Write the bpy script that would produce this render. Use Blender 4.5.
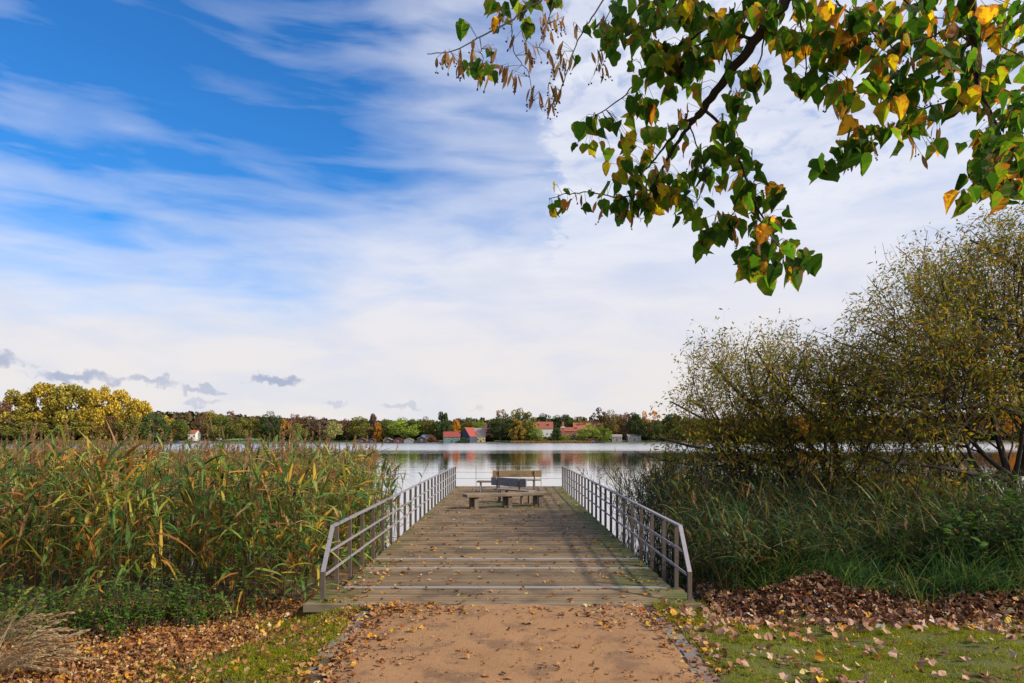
import bpy, math, random
import numpy as np
from mathutils import Vector, Matrix
rng = np.random.default_rng(7); random.seed(7)
S = bpy.context.scene
for o in list(bpy.data.objects): bpy.data.objects.remove(o)
C = S.collection
F = 682.67; CX = 510.0; CY = 439.5; H = 2.15
def at(px, py, d): return Vector(((px-CX)*d/F, d, H-(py-CY)*d/F))

# ---------------------------------------------------------------- camera, sky, sun, exposure
cam = bpy.data.objects.new('camera', bpy.data.cameras.new('camera')); C.objects.link(cam); S.camera = cam
cam.location = (0, 0, H); cam.rotation_euler = (math.radians(90), 0, 0)
cam.data.lens = 24; cam.data.sensor_width = 36; cam.data.clip_end = 9000; cam.data.clip_start = .05
cam.data.shift_x = 2/1024; cam.data.shift_y = (CY-341.5)/1024
S.view_settings.view_transform = 'Standard'; S.view_settings.look = 'None'; S.view_settings.gamma = 1
S.view_settings.exposure = 0.15
SUN_AZ = math.radians(112); SUN_EL = math.radians(36)      # azimuth clockwise from +Y
sd = Vector((math.sin(SUN_AZ)*math.cos(SUN_EL), math.cos(SUN_AZ)*math.cos(SUN_EL), math.sin(SUN_EL)))
sun = bpy.data.objects.new('sun', bpy.data.lights.new('sun', 'SUN')); C.objects.link(sun)
sun.data.energy = 4.9; sun.data.angle = math.radians(4); sun.data.color = (1, .9, .76)
sun.rotation_euler = sd.to_track_quat('Z', 'Y').to_euler()

class NT:
    """tiny node helper"""
    def __init__(s, nt): s.nt = nt
    def n(s, t, ins=None, **kw):
        nd = s.nt.nodes.new(t)
        for k, v in kw.items(): setattr(nd, k, v)
        for k, v in (ins or {}).items():
            sk = nd.inputs[k]
            if isinstance(v, bpy.types.NodeSocket): s.nt.links.new(v, sk)
            else: sk.default_value = v
        return nd
    def m(s, op, a, b=0.0, c=0.0, clamp=False):
        nd = s.n('ShaderNodeMath', {0: a, 1: b, 2: c}, operation=op); nd.use_clamp = clamp; return nd.outputs[0]
    def sm(s, x, a, b, lo=0., hi=1.):
        return s.n('ShaderNodeMapRange', {'Value': x, 'From Min': a, 'From Max': b, 'To Min': lo, 'To Max': hi}, interpolation_type='SMOOTHSTEP').outputs[0]
    def mix(s, f, a, b, bt='MIX'):
        nd = s.n('ShaderNodeMix', {}, data_type='RGBA', blend_type=bt)
        for i, v in ((0, f), (6, a), (7, b)):
            if isinstance(v, bpy.types.NodeSocket): s.nt.links.new(v, nd.inputs[i])
            else: nd.inputs[i].default_value = v if i == 0 or len(v) == 4 else (*v, 1)
        return nd.outputs[2]
    def noise(s, v, scale, det=3, rough=.55, dist=0.):
        return s.n('ShaderNodeTexNoise', {'Vector': v, 'Scale': scale, 'Detail': det, 'Roughness': rough, 'Distortion': dist}).outputs[0]
    def ramp(s, f, stops, interp='LINEAR'):
        nd = s.n('ShaderNodeValToRGB', {0: f}); cr = nd.color_ramp; cr.interpolation = interp
        while len(cr.elements) < len(stops): cr.elements.new(.5)
        for e, (p, c) in zip(cr.elements, stops): e.position = p; e.color = (*c, 1)
        return nd.outputs[0]
    def comb(s, x, y, z): return s.n('ShaderNodeCombineXYZ', {0: x, 1: y, 2: z}).outputs[0]

W = bpy.data.worlds.new('World'); S.world = W; W.use_nodes = True; W.node_tree.nodes.clear()
t = NT(W.node_tree)
sky = t.n('ShaderNodeTexSky', sky_type='NISHITA', sun_disc=False); sky.sun_elevation = SUN_EL; sky.sun_rotation = SUN_AZ
sky.air_density = 1.0; sky.dust_density = .4; sky.ozone_density = 3
g = t.n('ShaderNodeTexCoord').outputs['Generated']
sp = t.n('ShaderNodeSeparateXYZ', {0: g}); X, Y, Z = sp.outputs
az = t.m('MULTIPLY', t.m('ARCTAN2', X, Y), 57.2958); el = t.m('MULTIPLY', t.m('ARCSINE', Z), 57.2958)
zz = t.m('ADD', t.m('MAXIMUM', Z, 0.), .12)
pl = t.comb(t.m('DIVIDE', X, zz), t.m('DIVIDE', Y, zz), 0.)
# long cirrus streaks: rotate and stretch the cloud field
ae = t.comb(t.m('MULTIPLY', az, .1), t.m('MULTIPLY', el, .1), 0.)
rot = t.n('ShaderNodeMapping', {'Vector': ae, 'Rotation': (0, 0, math.radians(24)), 'Scale': (.38, 1.15, 1)}).outputs[0]
n1 = t.noise(rot, 1.05, 6, .52, .6); n2 = t.noise(rot, 2.6, 5, .52, .4); n3 = t.noise(ae, .55, 3, .5)
rot2 = t.n('ShaderNodeMapping', {'Vector': ae, 'Rotation': (0, 0, math.radians(12)), 'Scale': (.3, 1.6, 1)}).outputs[0]
fine = t.noise(rot2, 2.6, 5, .5, .35)
mott = t.n('ShaderNodeTexNoise', {'Vector': t.n('ShaderNodeMapping', {'Vector': pl, 'Rotation': (0, 0, -.5), 'Scale': (1.2, 1, 1)}).outputs[0], 'Scale': 15., 'Detail': 5., 'Roughness': .55, 'Distortion': .4}).outputs[0]
# where the open blue is: high up, on the left of the lime branch
edge = t.m('ADD', az, t.m('MULTIPLY', t.m('SUBTRACT', n3, .5), 9.))
edge = t.m('ADD', edge, t.m('MULTIPLY', t.m('SUBTRACT', mott, .5), 5.))
openL = t.sm(edge, 6.5, 3.2)
elw = t.m('ADD', el, t.m('MULTIPLY', t.m('SUBTRACT', n1, .5), 30.))
elw = t.m('ADD', elw, t.m('MULTIPLY', t.m('ADD', az, 20.), .06))
high = t.sm(elw, 6., 22.)
cov = t.m('SUBTRACT', 1., t.m('MULTIPLY', openL, high))
wisp = t.m('MULTIPLY', t.sm(fine, .15, .85), t.sm(n1, .32, .75, .04, .5))
wisp = t.m('ADD', wisp, t.m('MULTIPLY', t.sm(az, -17., 1., 0., .50), t.sm(n2, .15, .8, .6, 1.1)))
cov = t.m('ADD', cov, wisp, clamp=True)
holes = t.m('MULTIPLY', t.m('MULTIPLY', t.sm(mott, .54, .30), t.m('SUBTRACT', 1., openL)), t.sm(el, 14., 28., 0., .38))
holes = t.m('ADD', holes, t.m('MULTIPLY', t.sm(fine, .62, .30), t.sm(el, 5., 18., 0., .20)))
cov = t.m('SUBTRACT', cov, holes, clamp=True)
cov = t.m('MULTIPLY', cov, .97)
hs = t.n('ShaderNodeHueSaturation', {'Hue': .5, 'Saturation': 1.15, 'Value': 1.38, 'Color': sky.outputs[0]}).outputs[0]
hs = t.mix(1., hs, (.33, .84, 1.2), 'MULTIPLY')
ccol = t.mix(t.sm(el, 1., 20.), (7.9, 7.35, 7.1), (7.5, 7.7, 8.6))
ccol = t.mix(t.sm(n2, .42, .66, 0., .5), ccol, (6.1, 6.5, 7.7))
skyc = t.mix(cov, hs, ccol)
# small grey-blue cumulus low over the far shore
aw = t.m('ADD', az, t.m('MULTIPLY', t.m('SUBTRACT', t.noise(g, 34., 6), .5), 5.5))
ew = t.m('ADD', el, t.m('MULTIPLY', t.m('SUBTRACT', t.noise(g, 52., 6), .5), 2.3))
small = None
def azel(px, py):
    dx = px-CX; return math.degrees(math.atan2(dx, F)), math.degrees(math.atan2(CY-py, math.hypot(F, dx)))
for px, py, rx, ry, k in ((6, 362, 20, 8, .75), (80, 377, 34, 6, .8), (150, 382, 30, 5, .6), (203, 390, 18, 4, .6), (199, 402, 12, 4, .4), (279, 380, 30, 6, .85), (338, 404, 12, 3, .35), (402, 406, 24, 3, .4), (478, 409, 14, 3, .25)):
    a0, e0 = azel(px, py); ra = rx/13.5; re = ry/15.
    d = t.m('ADD', t.m('POWER', t.m('DIVIDE', t.m('SUBTRACT', aw, a0), ra), 2.), t.m('POWER', t.m('DIVIDE', t.m('SUBTRACT', ew, e0), re), 2.))
    v = t.m('MULTIPLY', t.sm(d, 1.5, .1), k)
    small = v if small is None else t.m('MAXIMUM', small, v)
skyc = t.mix(small, skyc, (3.3, 3.9, 5.4))
bg = t.n('ShaderNodeBackground', {'Color': skyc, 'Strength': .1})
t.n('ShaderNodeOutputWorld', {'Surface': bg.outputs[0]})

# ---------------------------------------------------------------- helpers
def tag(o, label=None, cat=None, group=None, kind=None):
    if label: o['label'] = label
    if cat: o['category'] = cat
    if group: o['group'] = group
    if kind: o['kind'] = kind
    return o
def link(name, me, mat=None, parent=None):
    o = bpy.data.objects.new(name, me); C.objects.link(o)
    if mat is not None and me is not None and not me.materials: me.materials.append(mat)
    if parent is not None: o.parent = parent
    return o
def empty(name, loc=(0, 0, 0), rz=0):
    o = bpy.data.objects.new(name, None); C.objects.link(o); o.location = loc; o.rotation_euler = (0, 0, rz); o.empty_display_size = .3
    return o
class MB:
    """mesh buffer: numpy chunks of verts and quads / python faces"""
    def __init__(s): s.v = []; s.q = []; s.f = []; s.n = 0; s.att = []
    def add(s, v, q=None, f=None, att=None):
        v = np.asarray(v, float).reshape(-1, 3)
        if q is not None: s.q.append(np.asarray(q, int).reshape(-1, 4)+s.n)
        if f is not None: s.f += [tuple(i+s.n for i in a) for a in f]
        s.v.append(v); s.n += len(v)
        s.att.append(np.zeros(len(v)) if att is None else np.asarray(att, float))
        return s
    def box(s, c, size, R=None, taper=1.):
        sx, sy, sz = [a/2 for a in size]
        p = np.array([(x*sx*(taper if z > 0 else 1), y*sy*(taper if z > 0 else 1), z*sz) for x in (-1, 1) for y in (-1, 1) for z in (-1, 1)])
        if R is not None: p = p @ np.array(R).T
        return s.add(p+np.array(c), [(0, 1, 3, 2), (4, 6, 7, 5), (0, 4, 5, 1), (2, 3, 7, 6), (0, 2, 6, 4), (1, 5, 7, 3)])
    def tube(s, pts, rad, sides=6, cap=True):
        P = np.array(pts, float); n = len(P)
        if np.isscalar(rad): rad = [rad]*n
        T = np.gradient(P, axis=0); T /= np.linalg.norm(T, axis=1)[:, None]+1e-9
        ref = np.array((.13, .31, .94)) if abs(T[0][2]) < .9 else np.array((.95, .3, .1))
        A = np.cross(T, ref); A /= np.linalg.norm(A, axis=1)[:, None]+1e-9; B = np.cross(T, A)
        th = np.arange(sides)*2*math.pi/sides
        V = P[:, None]+np.array(rad)[:, None, None]*(np.cos(th)[None, :, None]*A[:, None]+np.sin(th)[None, :, None]*B[:, None])
        i = np.arange(n-1)[:, None]*sides; j = np.arange(sides)[None]; k = (j+1) % sides
        q = np.stack([i+j, i+k, i+sides+k, i+sides+j], -1).reshape(-1, 4)
        f = [tuple(range(sides-1, -1, -1)), tuple(range((n-1)*sides, n*sides))] if cap else None
        return s.add(V.reshape(-1, 3), q, f)
    def strips(s, base, d, side, L, Wd, seg=4, droop=.3, prof=None, curl=0., up=(0, 0, 1)):
        """N leaf blades at once; droop bends them towards the ground"""
        base = np.asarray(base, float); N = len(base); tt = np.linspace(0, 1, seg+1)
        d = d/(np.linalg.norm(d, axis=1)[:, None]+1e-9); L = np.broadcast_to(L, N); Wd = np.broadcast_to(Wd, N); droop = np.broadcast_to(droop, N)
        side = np.cross(np.cross(d, side), d); side /= np.linalg.norm(side, axis=1)[:, None]+1e-9
        c = base[:, None]+d[:, None]*(L[:, None]*tt)[..., None]
        c = c-np.array(up)[None, None]*((droop*L)[:, None]*tt[None]**2)[..., None]
        if curl is not 0.:
            nrm = np.cross(side, d); c = c+nrm[:, None]*((np.broadcast_to(curl, N)*L)[:, None]*np.sin(tt*math.pi))[..., None]
        w = np.array([prof(x) for x in tt]) if prof else np.sin(np.clip(tt*.96+.04, 0, 1)*math.pi)**.7
        off = side[:, None]*(Wd[:, None]*.5*w)[..., None]
        V = np.stack([c-off, c+off], 2).reshape(-1, 3)
        k = np.arange(seg)*2; q1 = np.stack([k, k+1, k+3, k+2], -1)
        q = (q1[None]+(np.arange(N)*(seg+1)*2)[:, None, None]).reshape(-1, 4)
        return s.add(V, q)
    def mesh(s, name, smooth=False, att=None):
        me = bpy.data.meshes.new(name); V = np.concatenate(s.v)
        Q = np.concatenate(s.q) if s.q else np.zeros((0, 4), int)
        nl = len(Q)*4+sum(len(f) for f in s.f); npol = len(Q)+len(s.f)
        me.vertices.add(len(V)); me.vertices.foreach_set('co', V.ravel().astype(np.float32))
        li = np.concatenate([Q.ravel()]+[np.array(f) for f in s.f]) if s.f else Q.ravel()
        tot = np.concatenate([np.full(len(Q), 4), np.array([len(f) for f in s.f], int)]); st = np.concatenate([[0], np.cumsum(tot)[:-1]]) if npol else []
        me.loops.add(nl); me.loops.foreach_set('vertex_index', li.astype(np.int32))
        me.polygons.add(npol); me.polygons.foreach_set('loop_start', st.astype(np.int32)); me.polygons.foreach_set('loop_total', tot.astype(np.int32))
        if att:
            a = me.attributes.new(att, 'FLOAT', 'POINT'); a.data.foreach_set('value', np.concatenate(s.att).astype(np.float32))
        me.update(calc_edges=True)
        me.polygons.foreach_set('use_smooth', [bool(smooth)]*npol)
        me.validate(); return me
    def build(s, name, mat, parent=None, smooth=False, att=None): return link(name, s.mesh(name, smooth, att), mat, parent)
def unit(N, zmin=-1., zmax=1.):
    z = rng.uniform(zmin, zmax, N); a = rng.uniform(0, 2*math.pi, N); r = np.sqrt(1-z*z)
    return np.stack([r*np.cos(a), r*np.sin(a), z], -1)
def rotz(a): return np.array(((math.cos(a), -math.sin(a), 0), (math.sin(a), math.cos(a), 0), (0, 0, 1)))
def ss(x, a, b):
    u = np.clip((x-a)/(b-a), 0, 1); return u*u*(3-2*u)

def newmat(name):
    m = bpy.data.materials.new(name); m.use_nodes = True; m.node_tree.nodes.clear(); return m, NT(m.node_tree)
def finish(m, t, col, rough=.8, bump=None, bstr=.3, bdist=.02, metal=0., spec=.5, trans=None):
    ins = {'Base Color': col if isinstance(col, bpy.types.NodeSocket) else (*col, 1), 'Roughness': rough, 'Metallic': metal, 'Specular IOR Level': spec}
    if bump is not None: ins['Normal'] = t.n('ShaderNodeBump', {'Height': bump, 'Strength': bstr, 'Distance': bdist}).outputs[0]
    b = t.n('ShaderNodeBsdfPrincipled', ins); out = b.outputs[0]
    if trans:
        fac, tc = trans
        tr = t.n('ShaderNodeBsdfTranslucent', {'Color': tc}).outputs[0]
        out = t.n('ShaderNodeMixShader', {0: fac, 1: b.outputs[0], 2: tr}).outputs[0]
    t.n('ShaderNodeOutputMaterial', {'Surface': out}); return m
def leafmat(name, stops, trans=.35, rough=.55, gain=1.6, interp='LINEAR', spec=.1):
    """colour differs from leaf to leaf (random per island), light shines through"""
    m, t = newmat(name)
    r = t.n('ShaderNodeNewGeometry').outputs['Random Per Island']
    c = t.ramp(r, stops, interp)
    tc = t.mix(1., c, (gain, gain, gain*.6), 'MULTIPLY')
    return finish(m, t, c, rough, spec=spec, trans=(trans, tc))
def plain(name, col, rough=.7, var=.25, scale=8., metal=0., spec=.4, bstr=.2):
    m, t = newmat(name); p = t.n('ShaderNodeTexCoord').outputs['Object']
    n = t.noise(p, scale, 5, .6)
    c = t.mix(n, tuple(a*(1-var) for a in col), tuple(a*(1+var) for a in col))
    return finish(m, t, c, rough, n, bstr, .01, metal, spec)

# ---------------------------------------------------------------- ground height
def G(x, y):
    x = np.asarray(x, float); y = np.asarray(y, float); ax = np.abs(x)
    wob = .03*np.sin(x*2.1+y*1.3)+.02*np.sin(x*4.7-y*3.1)
    out = ss(ax, 1.75, 3.2)
    fall = ss(y, 8.95, 9.4)                      # below the deck the bank drops
    under = -.38*fall-.75*ss(y, 9.5, 15)
    left = -.16*ss(y, 6, 9.5)-.10-.85*ss(y, 11.5, 20)
    right = -.07-.10*ss(y, 7.2, 8.8)+(.17+.08*np.sin(x*1.9)+.05*np.sin(x*4.3+y*2))*ss(y, 8.8, 9.8)*ss(x, 3.0, 4.6)-1.1*ss(y, 10.2, 15)
    side = np.where(x < 0, left, right)+wob*out
    near = np.where(ax < 2.9, (under*(1-ss(ax, 2.5, 2.9))+np.where(y > 8.95, side, 0)*ss(ax, 2.5, 2.9)), 0)
    z = np.where(y > 8.95, np.where(ax < 2.9, near, side), side*out)
    # lake bed and the far shore
    z = z-1.2*ss(y, 15, 26)
    shore = 528-118*ss(-x/np.maximum(y, 1), .50, .62)
    far = ss(y, shore-6, shore+3)
    hill = 12*ss(y, 640, 900)+14*ss(y, 700, 1500)*ss(x, 100, -500)+30*ss(y, 1200, 2400)
    z = z-.05*(1-ss(ax, 1.6, 1.72))*(y < 9)
    return z*(1-far)+far*(.15+hill)+far*.9*ss(y, shore, shore+60)
LAKE = -.52

# ---------------------------------------------------------------- materials
m, t = newmat('ground_soil'); P = t.n('ShaderNodeNewGeometry').outputs['Position']
n = t.noise(P, 3., 6, .65); n2 = t.noise(P, 22., 4, .6)
far = t.sm(t.n('ShaderNodeSeparateXYZ', {0: P}).outputs[1], 60., 200.)
near_c = t.ramp(n, [(.3, (.035, .024, .013)), (.5, (.075, .05, .026)), (.68, (.05, .062, .018))])
near_c = t.mix(t.sm(n2, .5, .7), near_c, (.13, .08, .04))
s_ = t.n('ShaderNodeSeparateXYZ', {0: P}).outputs
lawnz = t.m('MULTIPLY', t.m('MULTIPLY', t.sm(s_[0], 1.8, 2.), t.sm(s_[1], 9.1, 8.3)), t.sm(n, .25, .5, .55, 1.))
near_c = t.mix(lawnz, near_c, t.mix(n2, (.05, .06, .006), (.13, .13, .012)))
farn = t.noise(P, .03, 4); far_c = t.ramp(farn, [(.35, (.07, .11, .025)), (.6, (.12, .11, .04))])
M_soil = finish(m, t, t.mix(far, near_c, far_c), .95, n2, .6, .03)

m, t = newmat('sand_path'); P = t.n('ShaderNodeNewGeometry').outputs['Position']
n = t.noise(P, 1.3, 5, .6); n2 = t.noise(P, 120., 3, .7); n3 = t.noise(P, 14., 5, .7)
vor = t.n('ShaderNodeTexVoronoi', {'Vector': P, 'Scale': 85.}).outputs[0]
c = t.mix(n, (.25, .120, .042), (.41, .215, .086))
c = t.mix(t.sm(n3, .48, .72, 0., .55), c, (.22, .11, .05)); c = t.mix(t.sm(n2, .45, .75), c, (.38, .21, .09))
c = t.mix(t.sm(t.noise(P, 2.2, 7, .72), .48, .62, 0., .75), c, (.16, .085, .04))
c = t.mix(t.sm(t.noise(P, 45., 3, .6), .62, .7, 0., .6), c, (.09, .05, .025))
c = t.mix(t.sm(vor, .16, .07, 0., .75), c, (.36, .30, .25))
M_path = finish(m, t, c, .95, t.m('ADD', n2, t.m('ADD', t.m('MULTIPLY', n3, 2.), t.m('MULTIPLY', vor, -1.2))), .55, .01)

def woodmat(name, c0, c1, moss=0., groove=False, axis='X'):
    m, t = newmat(name); tc = t.n('ShaderNodeTexCoord').outputs['Object']; geo = t.n('ShaderNodeNewGeometry')
    P = geo.outputs['Position']; rnd = geo.outputs['Random Per Island']
    st = t.n('ShaderNodeMapping', {'Vector': tc, 'Scale': (1.5, 26, 26) if axis == 'X' else (26, 26, 1.5)}).outputs[0]
    off = t.n('ShaderNodeVectorMath', {0: st, 1: t.comb(t.m('MULTIPLY', rnd, 37.), t.m('MULTIPLY', rnd, 91.), 0.)}).outputs[0]
    gr = t.noise(off, 1., 6, .65, .4); blotch = t.noise(P, 1.4, 5, .6); fine = t.noise(P, 30., 4, .7)
    c = t.mix(gr, c0, c1); c = t.mix(1., c, t.ramp(rnd, [(0, (.66, .64, .62)), (.5, (.95, .95, .95)), (1, (1.25, 1.2, 1.12))]), 'MULTIPLY')
    c = t.mix(t.sm(blotch, .44, .66, 0., .65), c, tuple(a*.42 for a in c0))
    c = t.mix(t.sm(fine, .55, .8, 0., .5), c, tuple(min(a*1.5, .6) for a in c1))
    h = gr
    if moss:
        s = t.n('ShaderNodeSeparateXYZ', {0: P}); ax = t.m('ABSOLUTE', t.m('ADD', s.outputs[0], .05))
        e = t.m('ADD', t.sm(ax, 1.2, 2.4, 0., .14), t.m('MULTIPLY', t.sm(s.outputs[0], 1.0, 2.2), .09))
        # moss under the benches, where nobody treads
        bx = t.m('POWER', t.m('DIVIDE', t.m('SUBTRACT', s.outputs[0], .1), 1.7), 2.); by = t.m('POWER', t.m('DIVIDE', t.m('SUBTRACT', s.outputs[1], 21.9), .95), 2.)
        e = t.m('ADD', e, t.sm(t.m('ADD', bx, by), 1.2, .3, 0., .2))
        mm = t.sm(t.m('ADD', t.m('ADD', t.m('MULTIPLY', blotch, .5), t.m('MULTIPLY', t.noise(P, 7., 5, .7), .5)), e), .60, .74)
        c = t.mix(t.m('MULTIPLY', mm, moss), c, t.mix(fine, (.045, .07, .008), (.13, .15, .02)))
    if groove:
        wv = t.n('ShaderNodeSeparateXYZ', {0: P}).outputs[1]
        h = t.m('ADD', h, t.m('MULTIPLY', t.m('SINE', t.m('MULTIPLY', wv, 2*math.pi/.0235)), .9))
    return finish(m, t, c, .85, h, .5, .006)
M_deck = woodmat('weathered_decking', (.105, .067, .032), (.32, .215, .11), .85, True)
M_beam = woodmat('deck_edge_timber', (.14, .105, .06), (.26, .2, .125), .3)
M_bwood = woodmat('bench_timber', (.13, .095, .06), (.30, .225, .14))
M_bgrey = woodmat('grey_bench_timber', (.15, .14, .145), (.28, .265, .27))
M_bbrown = woodmat('brown_bench_timber', (.17, .11, .05), (.33, .225, .11))
M_leg = woodmat('bench_leg_timber', (.09, .07, .05), (.27, .21, .15), axis='Z')
M_post = plain('dark_post_timber', (.11, .08, .06), .75, .35, 14.)
M_steel = plain('galvanised_rail', (.27, .25, .27), .6, .25, 22., .2, .4)
M_cable = plain('steel_cable', (.4, .4, .42), .4, .1, 10., .6)
M_strip = plain('pale_anti_slip_strip', (.30, .28, .27), .6, .3, 30.)
M_darkw = plain('dark_wet_timber', (.05, .04, .03), .8, .3, 8.)

m, t = newmat('lake_water'); P = t.n('ShaderNodeNewGeometry').outputs['Position']
yy = t.n('ShaderNodeSeparateXYZ', {0: P}).outputs[1]
w1 = t.noise(t.n('ShaderNodeMapping', {'Vector': P, 'Scale': (.45, 1., 1.)}).outputs[0], 1.5, 4, .55)
w2 = t.noise(t.n('ShaderNodeMapping', {'Vector': P, 'Scale': (.3, 1., 1.)}).outputs[0], .35, 3, .5)
edge = t.m('ADD', yy, t.m('MULTIPLY', t.noise(t.n('ShaderNodeMapping', {'Vector': P, 'Scale': (.35, 1., 1.)}).outputs[0], .035, 5, .65), 110.))
rough = t.sm(edge, 155., 260.)
bs = t.m('ADD', .016, t.m('MULTIPLY', rough, .06))
bump = t.n('ShaderNodeBump', {'Height': t.m('ADD', w1, t.m('MULTIPLY', w2, 2.)), 'Strength': bs, 'Distance': .35}).outputs[0]
rg = t.m('ADD', .02, t.m('MULTIPLY', rough, .17))
gl = t.n('ShaderNodeBsdfGlossy', {'Color': (1, 1, 1, 1), 'Roughness': rg, 'Normal': bump}, distribution='MULTI_GGX').outputs[0]
df = t.n('ShaderNodeBsdfDiffuse', {'Color': (.02, .03, .026, 1)}).outputs[0]
fr = t.n('ShaderNodeFresnel', {'IOR': 1.33, 'Normal': bump}).outputs[0]
mx = t.n('ShaderNodeMixShader', {0: t.m('ADD', .03, t.m('MULTIPLY', t.m('POWER', fr, .35), .97)), 1: df, 2: gl}).outputs[0]
t.n('ShaderNodeOutputMaterial', {'Surface': mx}); M_water = m

# ---------------------------------------------------------------- ground sheet, lake, path
xs = np.unique(np.concatenate([np.linspace(-4000, -400, 40), np.linspace(-400, -60, 50), np.linspace(-60, -10, 40), np.linspace(-10, 12, 180), np.linspace(12, 60, 40), np.linspace(60, 400, 50), np.linspace(400, 4000, 40)]))
ys = np.unique(np.concatenate([np.linspace(-60, 0, 12), np.linspace(0, 5, 10), np.linspace(5, 16, 130), np.linspace(16, 60, 24), np.linspace(60, 390, 12), np.linspace(390, 560, 70), np.linspace(560, 1000, 40), np.linspace(1000, 5000, 30)]))
GX, GY = np.meshgrid(xs, ys); GZ = G(GX, GY)
a = (np.arange(len(ys)-1)[:, None]*len(xs)+np.arange(len(xs)-1)[None]).ravel()
gm = MB().add(np.stack([GX, GY, GZ], -1), np.stack([a, a+1, a+1+len(xs), a+len(xs)], -1))
tag(gm.build('ground', M_soil, smooth=True), kind='structure')
wm = MB(); wm.add([(-4000, 9.6, LAKE), (4000, 9.6, LAKE), (4000, 1100, LAKE), (-4000, 1100, LAKE)], [(0, 1, 2, 3)])
tag(wm.build('lake', M_water), kind='structure')
px_ = np.linspace(-1.74, 1.72, 40); py_ = np.linspace(-6, 8.86, 90); PX, PY = np.meshgrid(px_, py_)

PZ = .008+.012*np.sin(PX*3.1+PY*2.)*np.cos(PY*1.7)+.006*np.sin(PX*9+PY*7)-.012*ss(np.abs(PX), 1.4, 1.72)
a = (np.arange(len(py_)-1)[:, None]*40+np.arange(39)[None]).ravel()
tag(MB().add(np.stack([PX, PY, PZ], -1), np.stack([a, a+1, a+41, a+40], -1)).build('path', M_path, smooth=True), kind='structure')
def ground_z(x, y):
    z = G(x, y); return np.where((np.abs(np.asarray(x)) < 1.68) & (np.asarray(y) < 8.85), .02, z)

# stone edging both sides of the path
M_stone = []
for nm, c in (('grey_granite_sett', (.17, .15, .13)), ('blue_grey_sett', (.13, .125, .125)), ('rosy_sett', (.20, .125, .09)), ('sandy_sett', (.22, .165, .11))):
    M_stone.append(plain(nm, c, .8, .35, 28., bstr=.5))
def edging(x0, y1, gap, label):
    e = empty('stone_edging', (x0, 4, 0)); tag(e, label, 'stone edging', 'stone edging strips along the path')
    y = 4.6; k = 0
    while y < y1:
        L = random.uniform(.12, .2); k += 1
        if random.random() > gap:
            w = random.uniform(.15, .2); b = MB(); s = random.uniform(-.035, .035)
            p = []
            for z, inset in ((-.08, 0), (.004, 0), (.013, .014)):
                for (ux, uy) in ((-1, -1), (1, -1), (1, 1), (-1, 1)):
                    p.append((s+ux*(w/2-inset)+random.uniform(-.006, .006), y+L/2-4+uy*(L/2-.006-inset)+random.uniform(-.005, .005), z+random.uniform(-.002, .002)))
            q = [(0, 1, 5, 4), (1, 2, 6, 5), (2, 3, 7, 6), (3, 0, 4, 7), (4, 5, 9, 8), (5, 6, 10, 9), (6, 7, 11, 10), (7, 4, 8, 11), (8, 9, 10, 11)]
            b.add(p, q).build('stone', random.choice(M_stone), e)
        y += L
edging(1.78, 8.35, .08, 'row of grey and reddish stone setts along the right edge of the sandy path')
edging(-1.80, 8.5, .5, 'broken row of half buried pale setts along the left edge of the sandy path')

# ---------------------------------------------------------------- pier
pier = empty('pier', (-.1, 8.87, 0)); tag(pier, 'long weathered wooden pier with metal handrails running out over the lake', 'pier')
def pp(b, name, mat, par=pier, smooth=False):
    o = b.build(name, mat, smooth=smooth); o.parent = par; o.matrix_parent_inverse = Matrix.Translation(-Vector(pier.location)) if par is pier else Matrix.Identity(4); return o
XL, XR = -2.5, 2.4; Y0, Y1 = 8.87, 31.2
b = MB(); y = Y0+.145
while y < Y1-.05:
    w = .112; wide = y < 9.86; x0, x1 = (-2.68, 2.48) if wide else (-2.44, 2.34)
    dz = random.uniform(-.0025, .0025)
    j = random.uniform(.01, .02)
    b.box(((x0+x1)/2+random.uniform(-j, j), y+w/2-.004, -.0225+dz), (x1-x0, w-.016, .045)); y += w
pp(b, 'decking', M_deck)
pp(MB().box((-.1, Y0+.07, -.045), (5.18, .135, .10)), 'front_board', M_beam)
for yy_ in (9.90, 11.38, 12.27): pp(MB().box((-.05, yy_, .004), (4.70, .07, .016)), 'pale_strip', M_strip)
b = MB()
for x in (-2.3, -1.2, 0, 1.1, 2.2): b.box((x, (Y0+Y1)/2+.1, -.135), (.09, Y1-Y0-.3, .16))
pp(b, 'joist', M_darkw)
for y in (9.3, 12.5, 15.7, 18.9, 22.1, 25.3, 28.5, 30.9):
    for x in (-2.2, 2.1): pp(MB().tube([(x, y, -2.4), (x, y, -.22)], .11, 10), 'pile', M_darkw)
posts_y = [9.12, 9.85, 10.65, 11.55, 12.48]+[12.48+.936*i for i in range(1, 21)]
for x, s in ((XL, -1), (XR, 1)):
    rl = MB()
    def bar(p, q, w=.055, h=.028):
        P, Q = np.array(p, float), np.array(q, float); d = Q-P; L = np.linalg.norm(d); d /= L
        sx = np.array((1., 0, 0)); up = np.cross(sx, d)
        R = np.stack([sx, d, up], 1); rl.box((P+Q)/2, (w, L, h), R)
    bar((x, 9.615, .93), (x, Y1+.02, .93)); bar((x, 9.12, .375), (x, 9.63, .937))
    ro = pp(rl, 'railing', M_steel)
    for z, ye in ((.62, 9.36), (.345, 9.13)):
        pp(MB().box((x-s*.036, (ye+Y1)/2, z), (.012, Y1-ye, .036)), 'mid_rail', M_steel, ro)
    for i, y in enumerate(posts_y):
        top = .915 if i else .385; bot = .0 if i < 2 else -.3
        pb = MB().box((x, y, (top+bot)/2), (.056, .045, top-bot))
        if i < 2: pb.box((x, y, .004), (.11, .10, .007))
        pp(pb, 'post', M_post, ro)
cr = MB()
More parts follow.
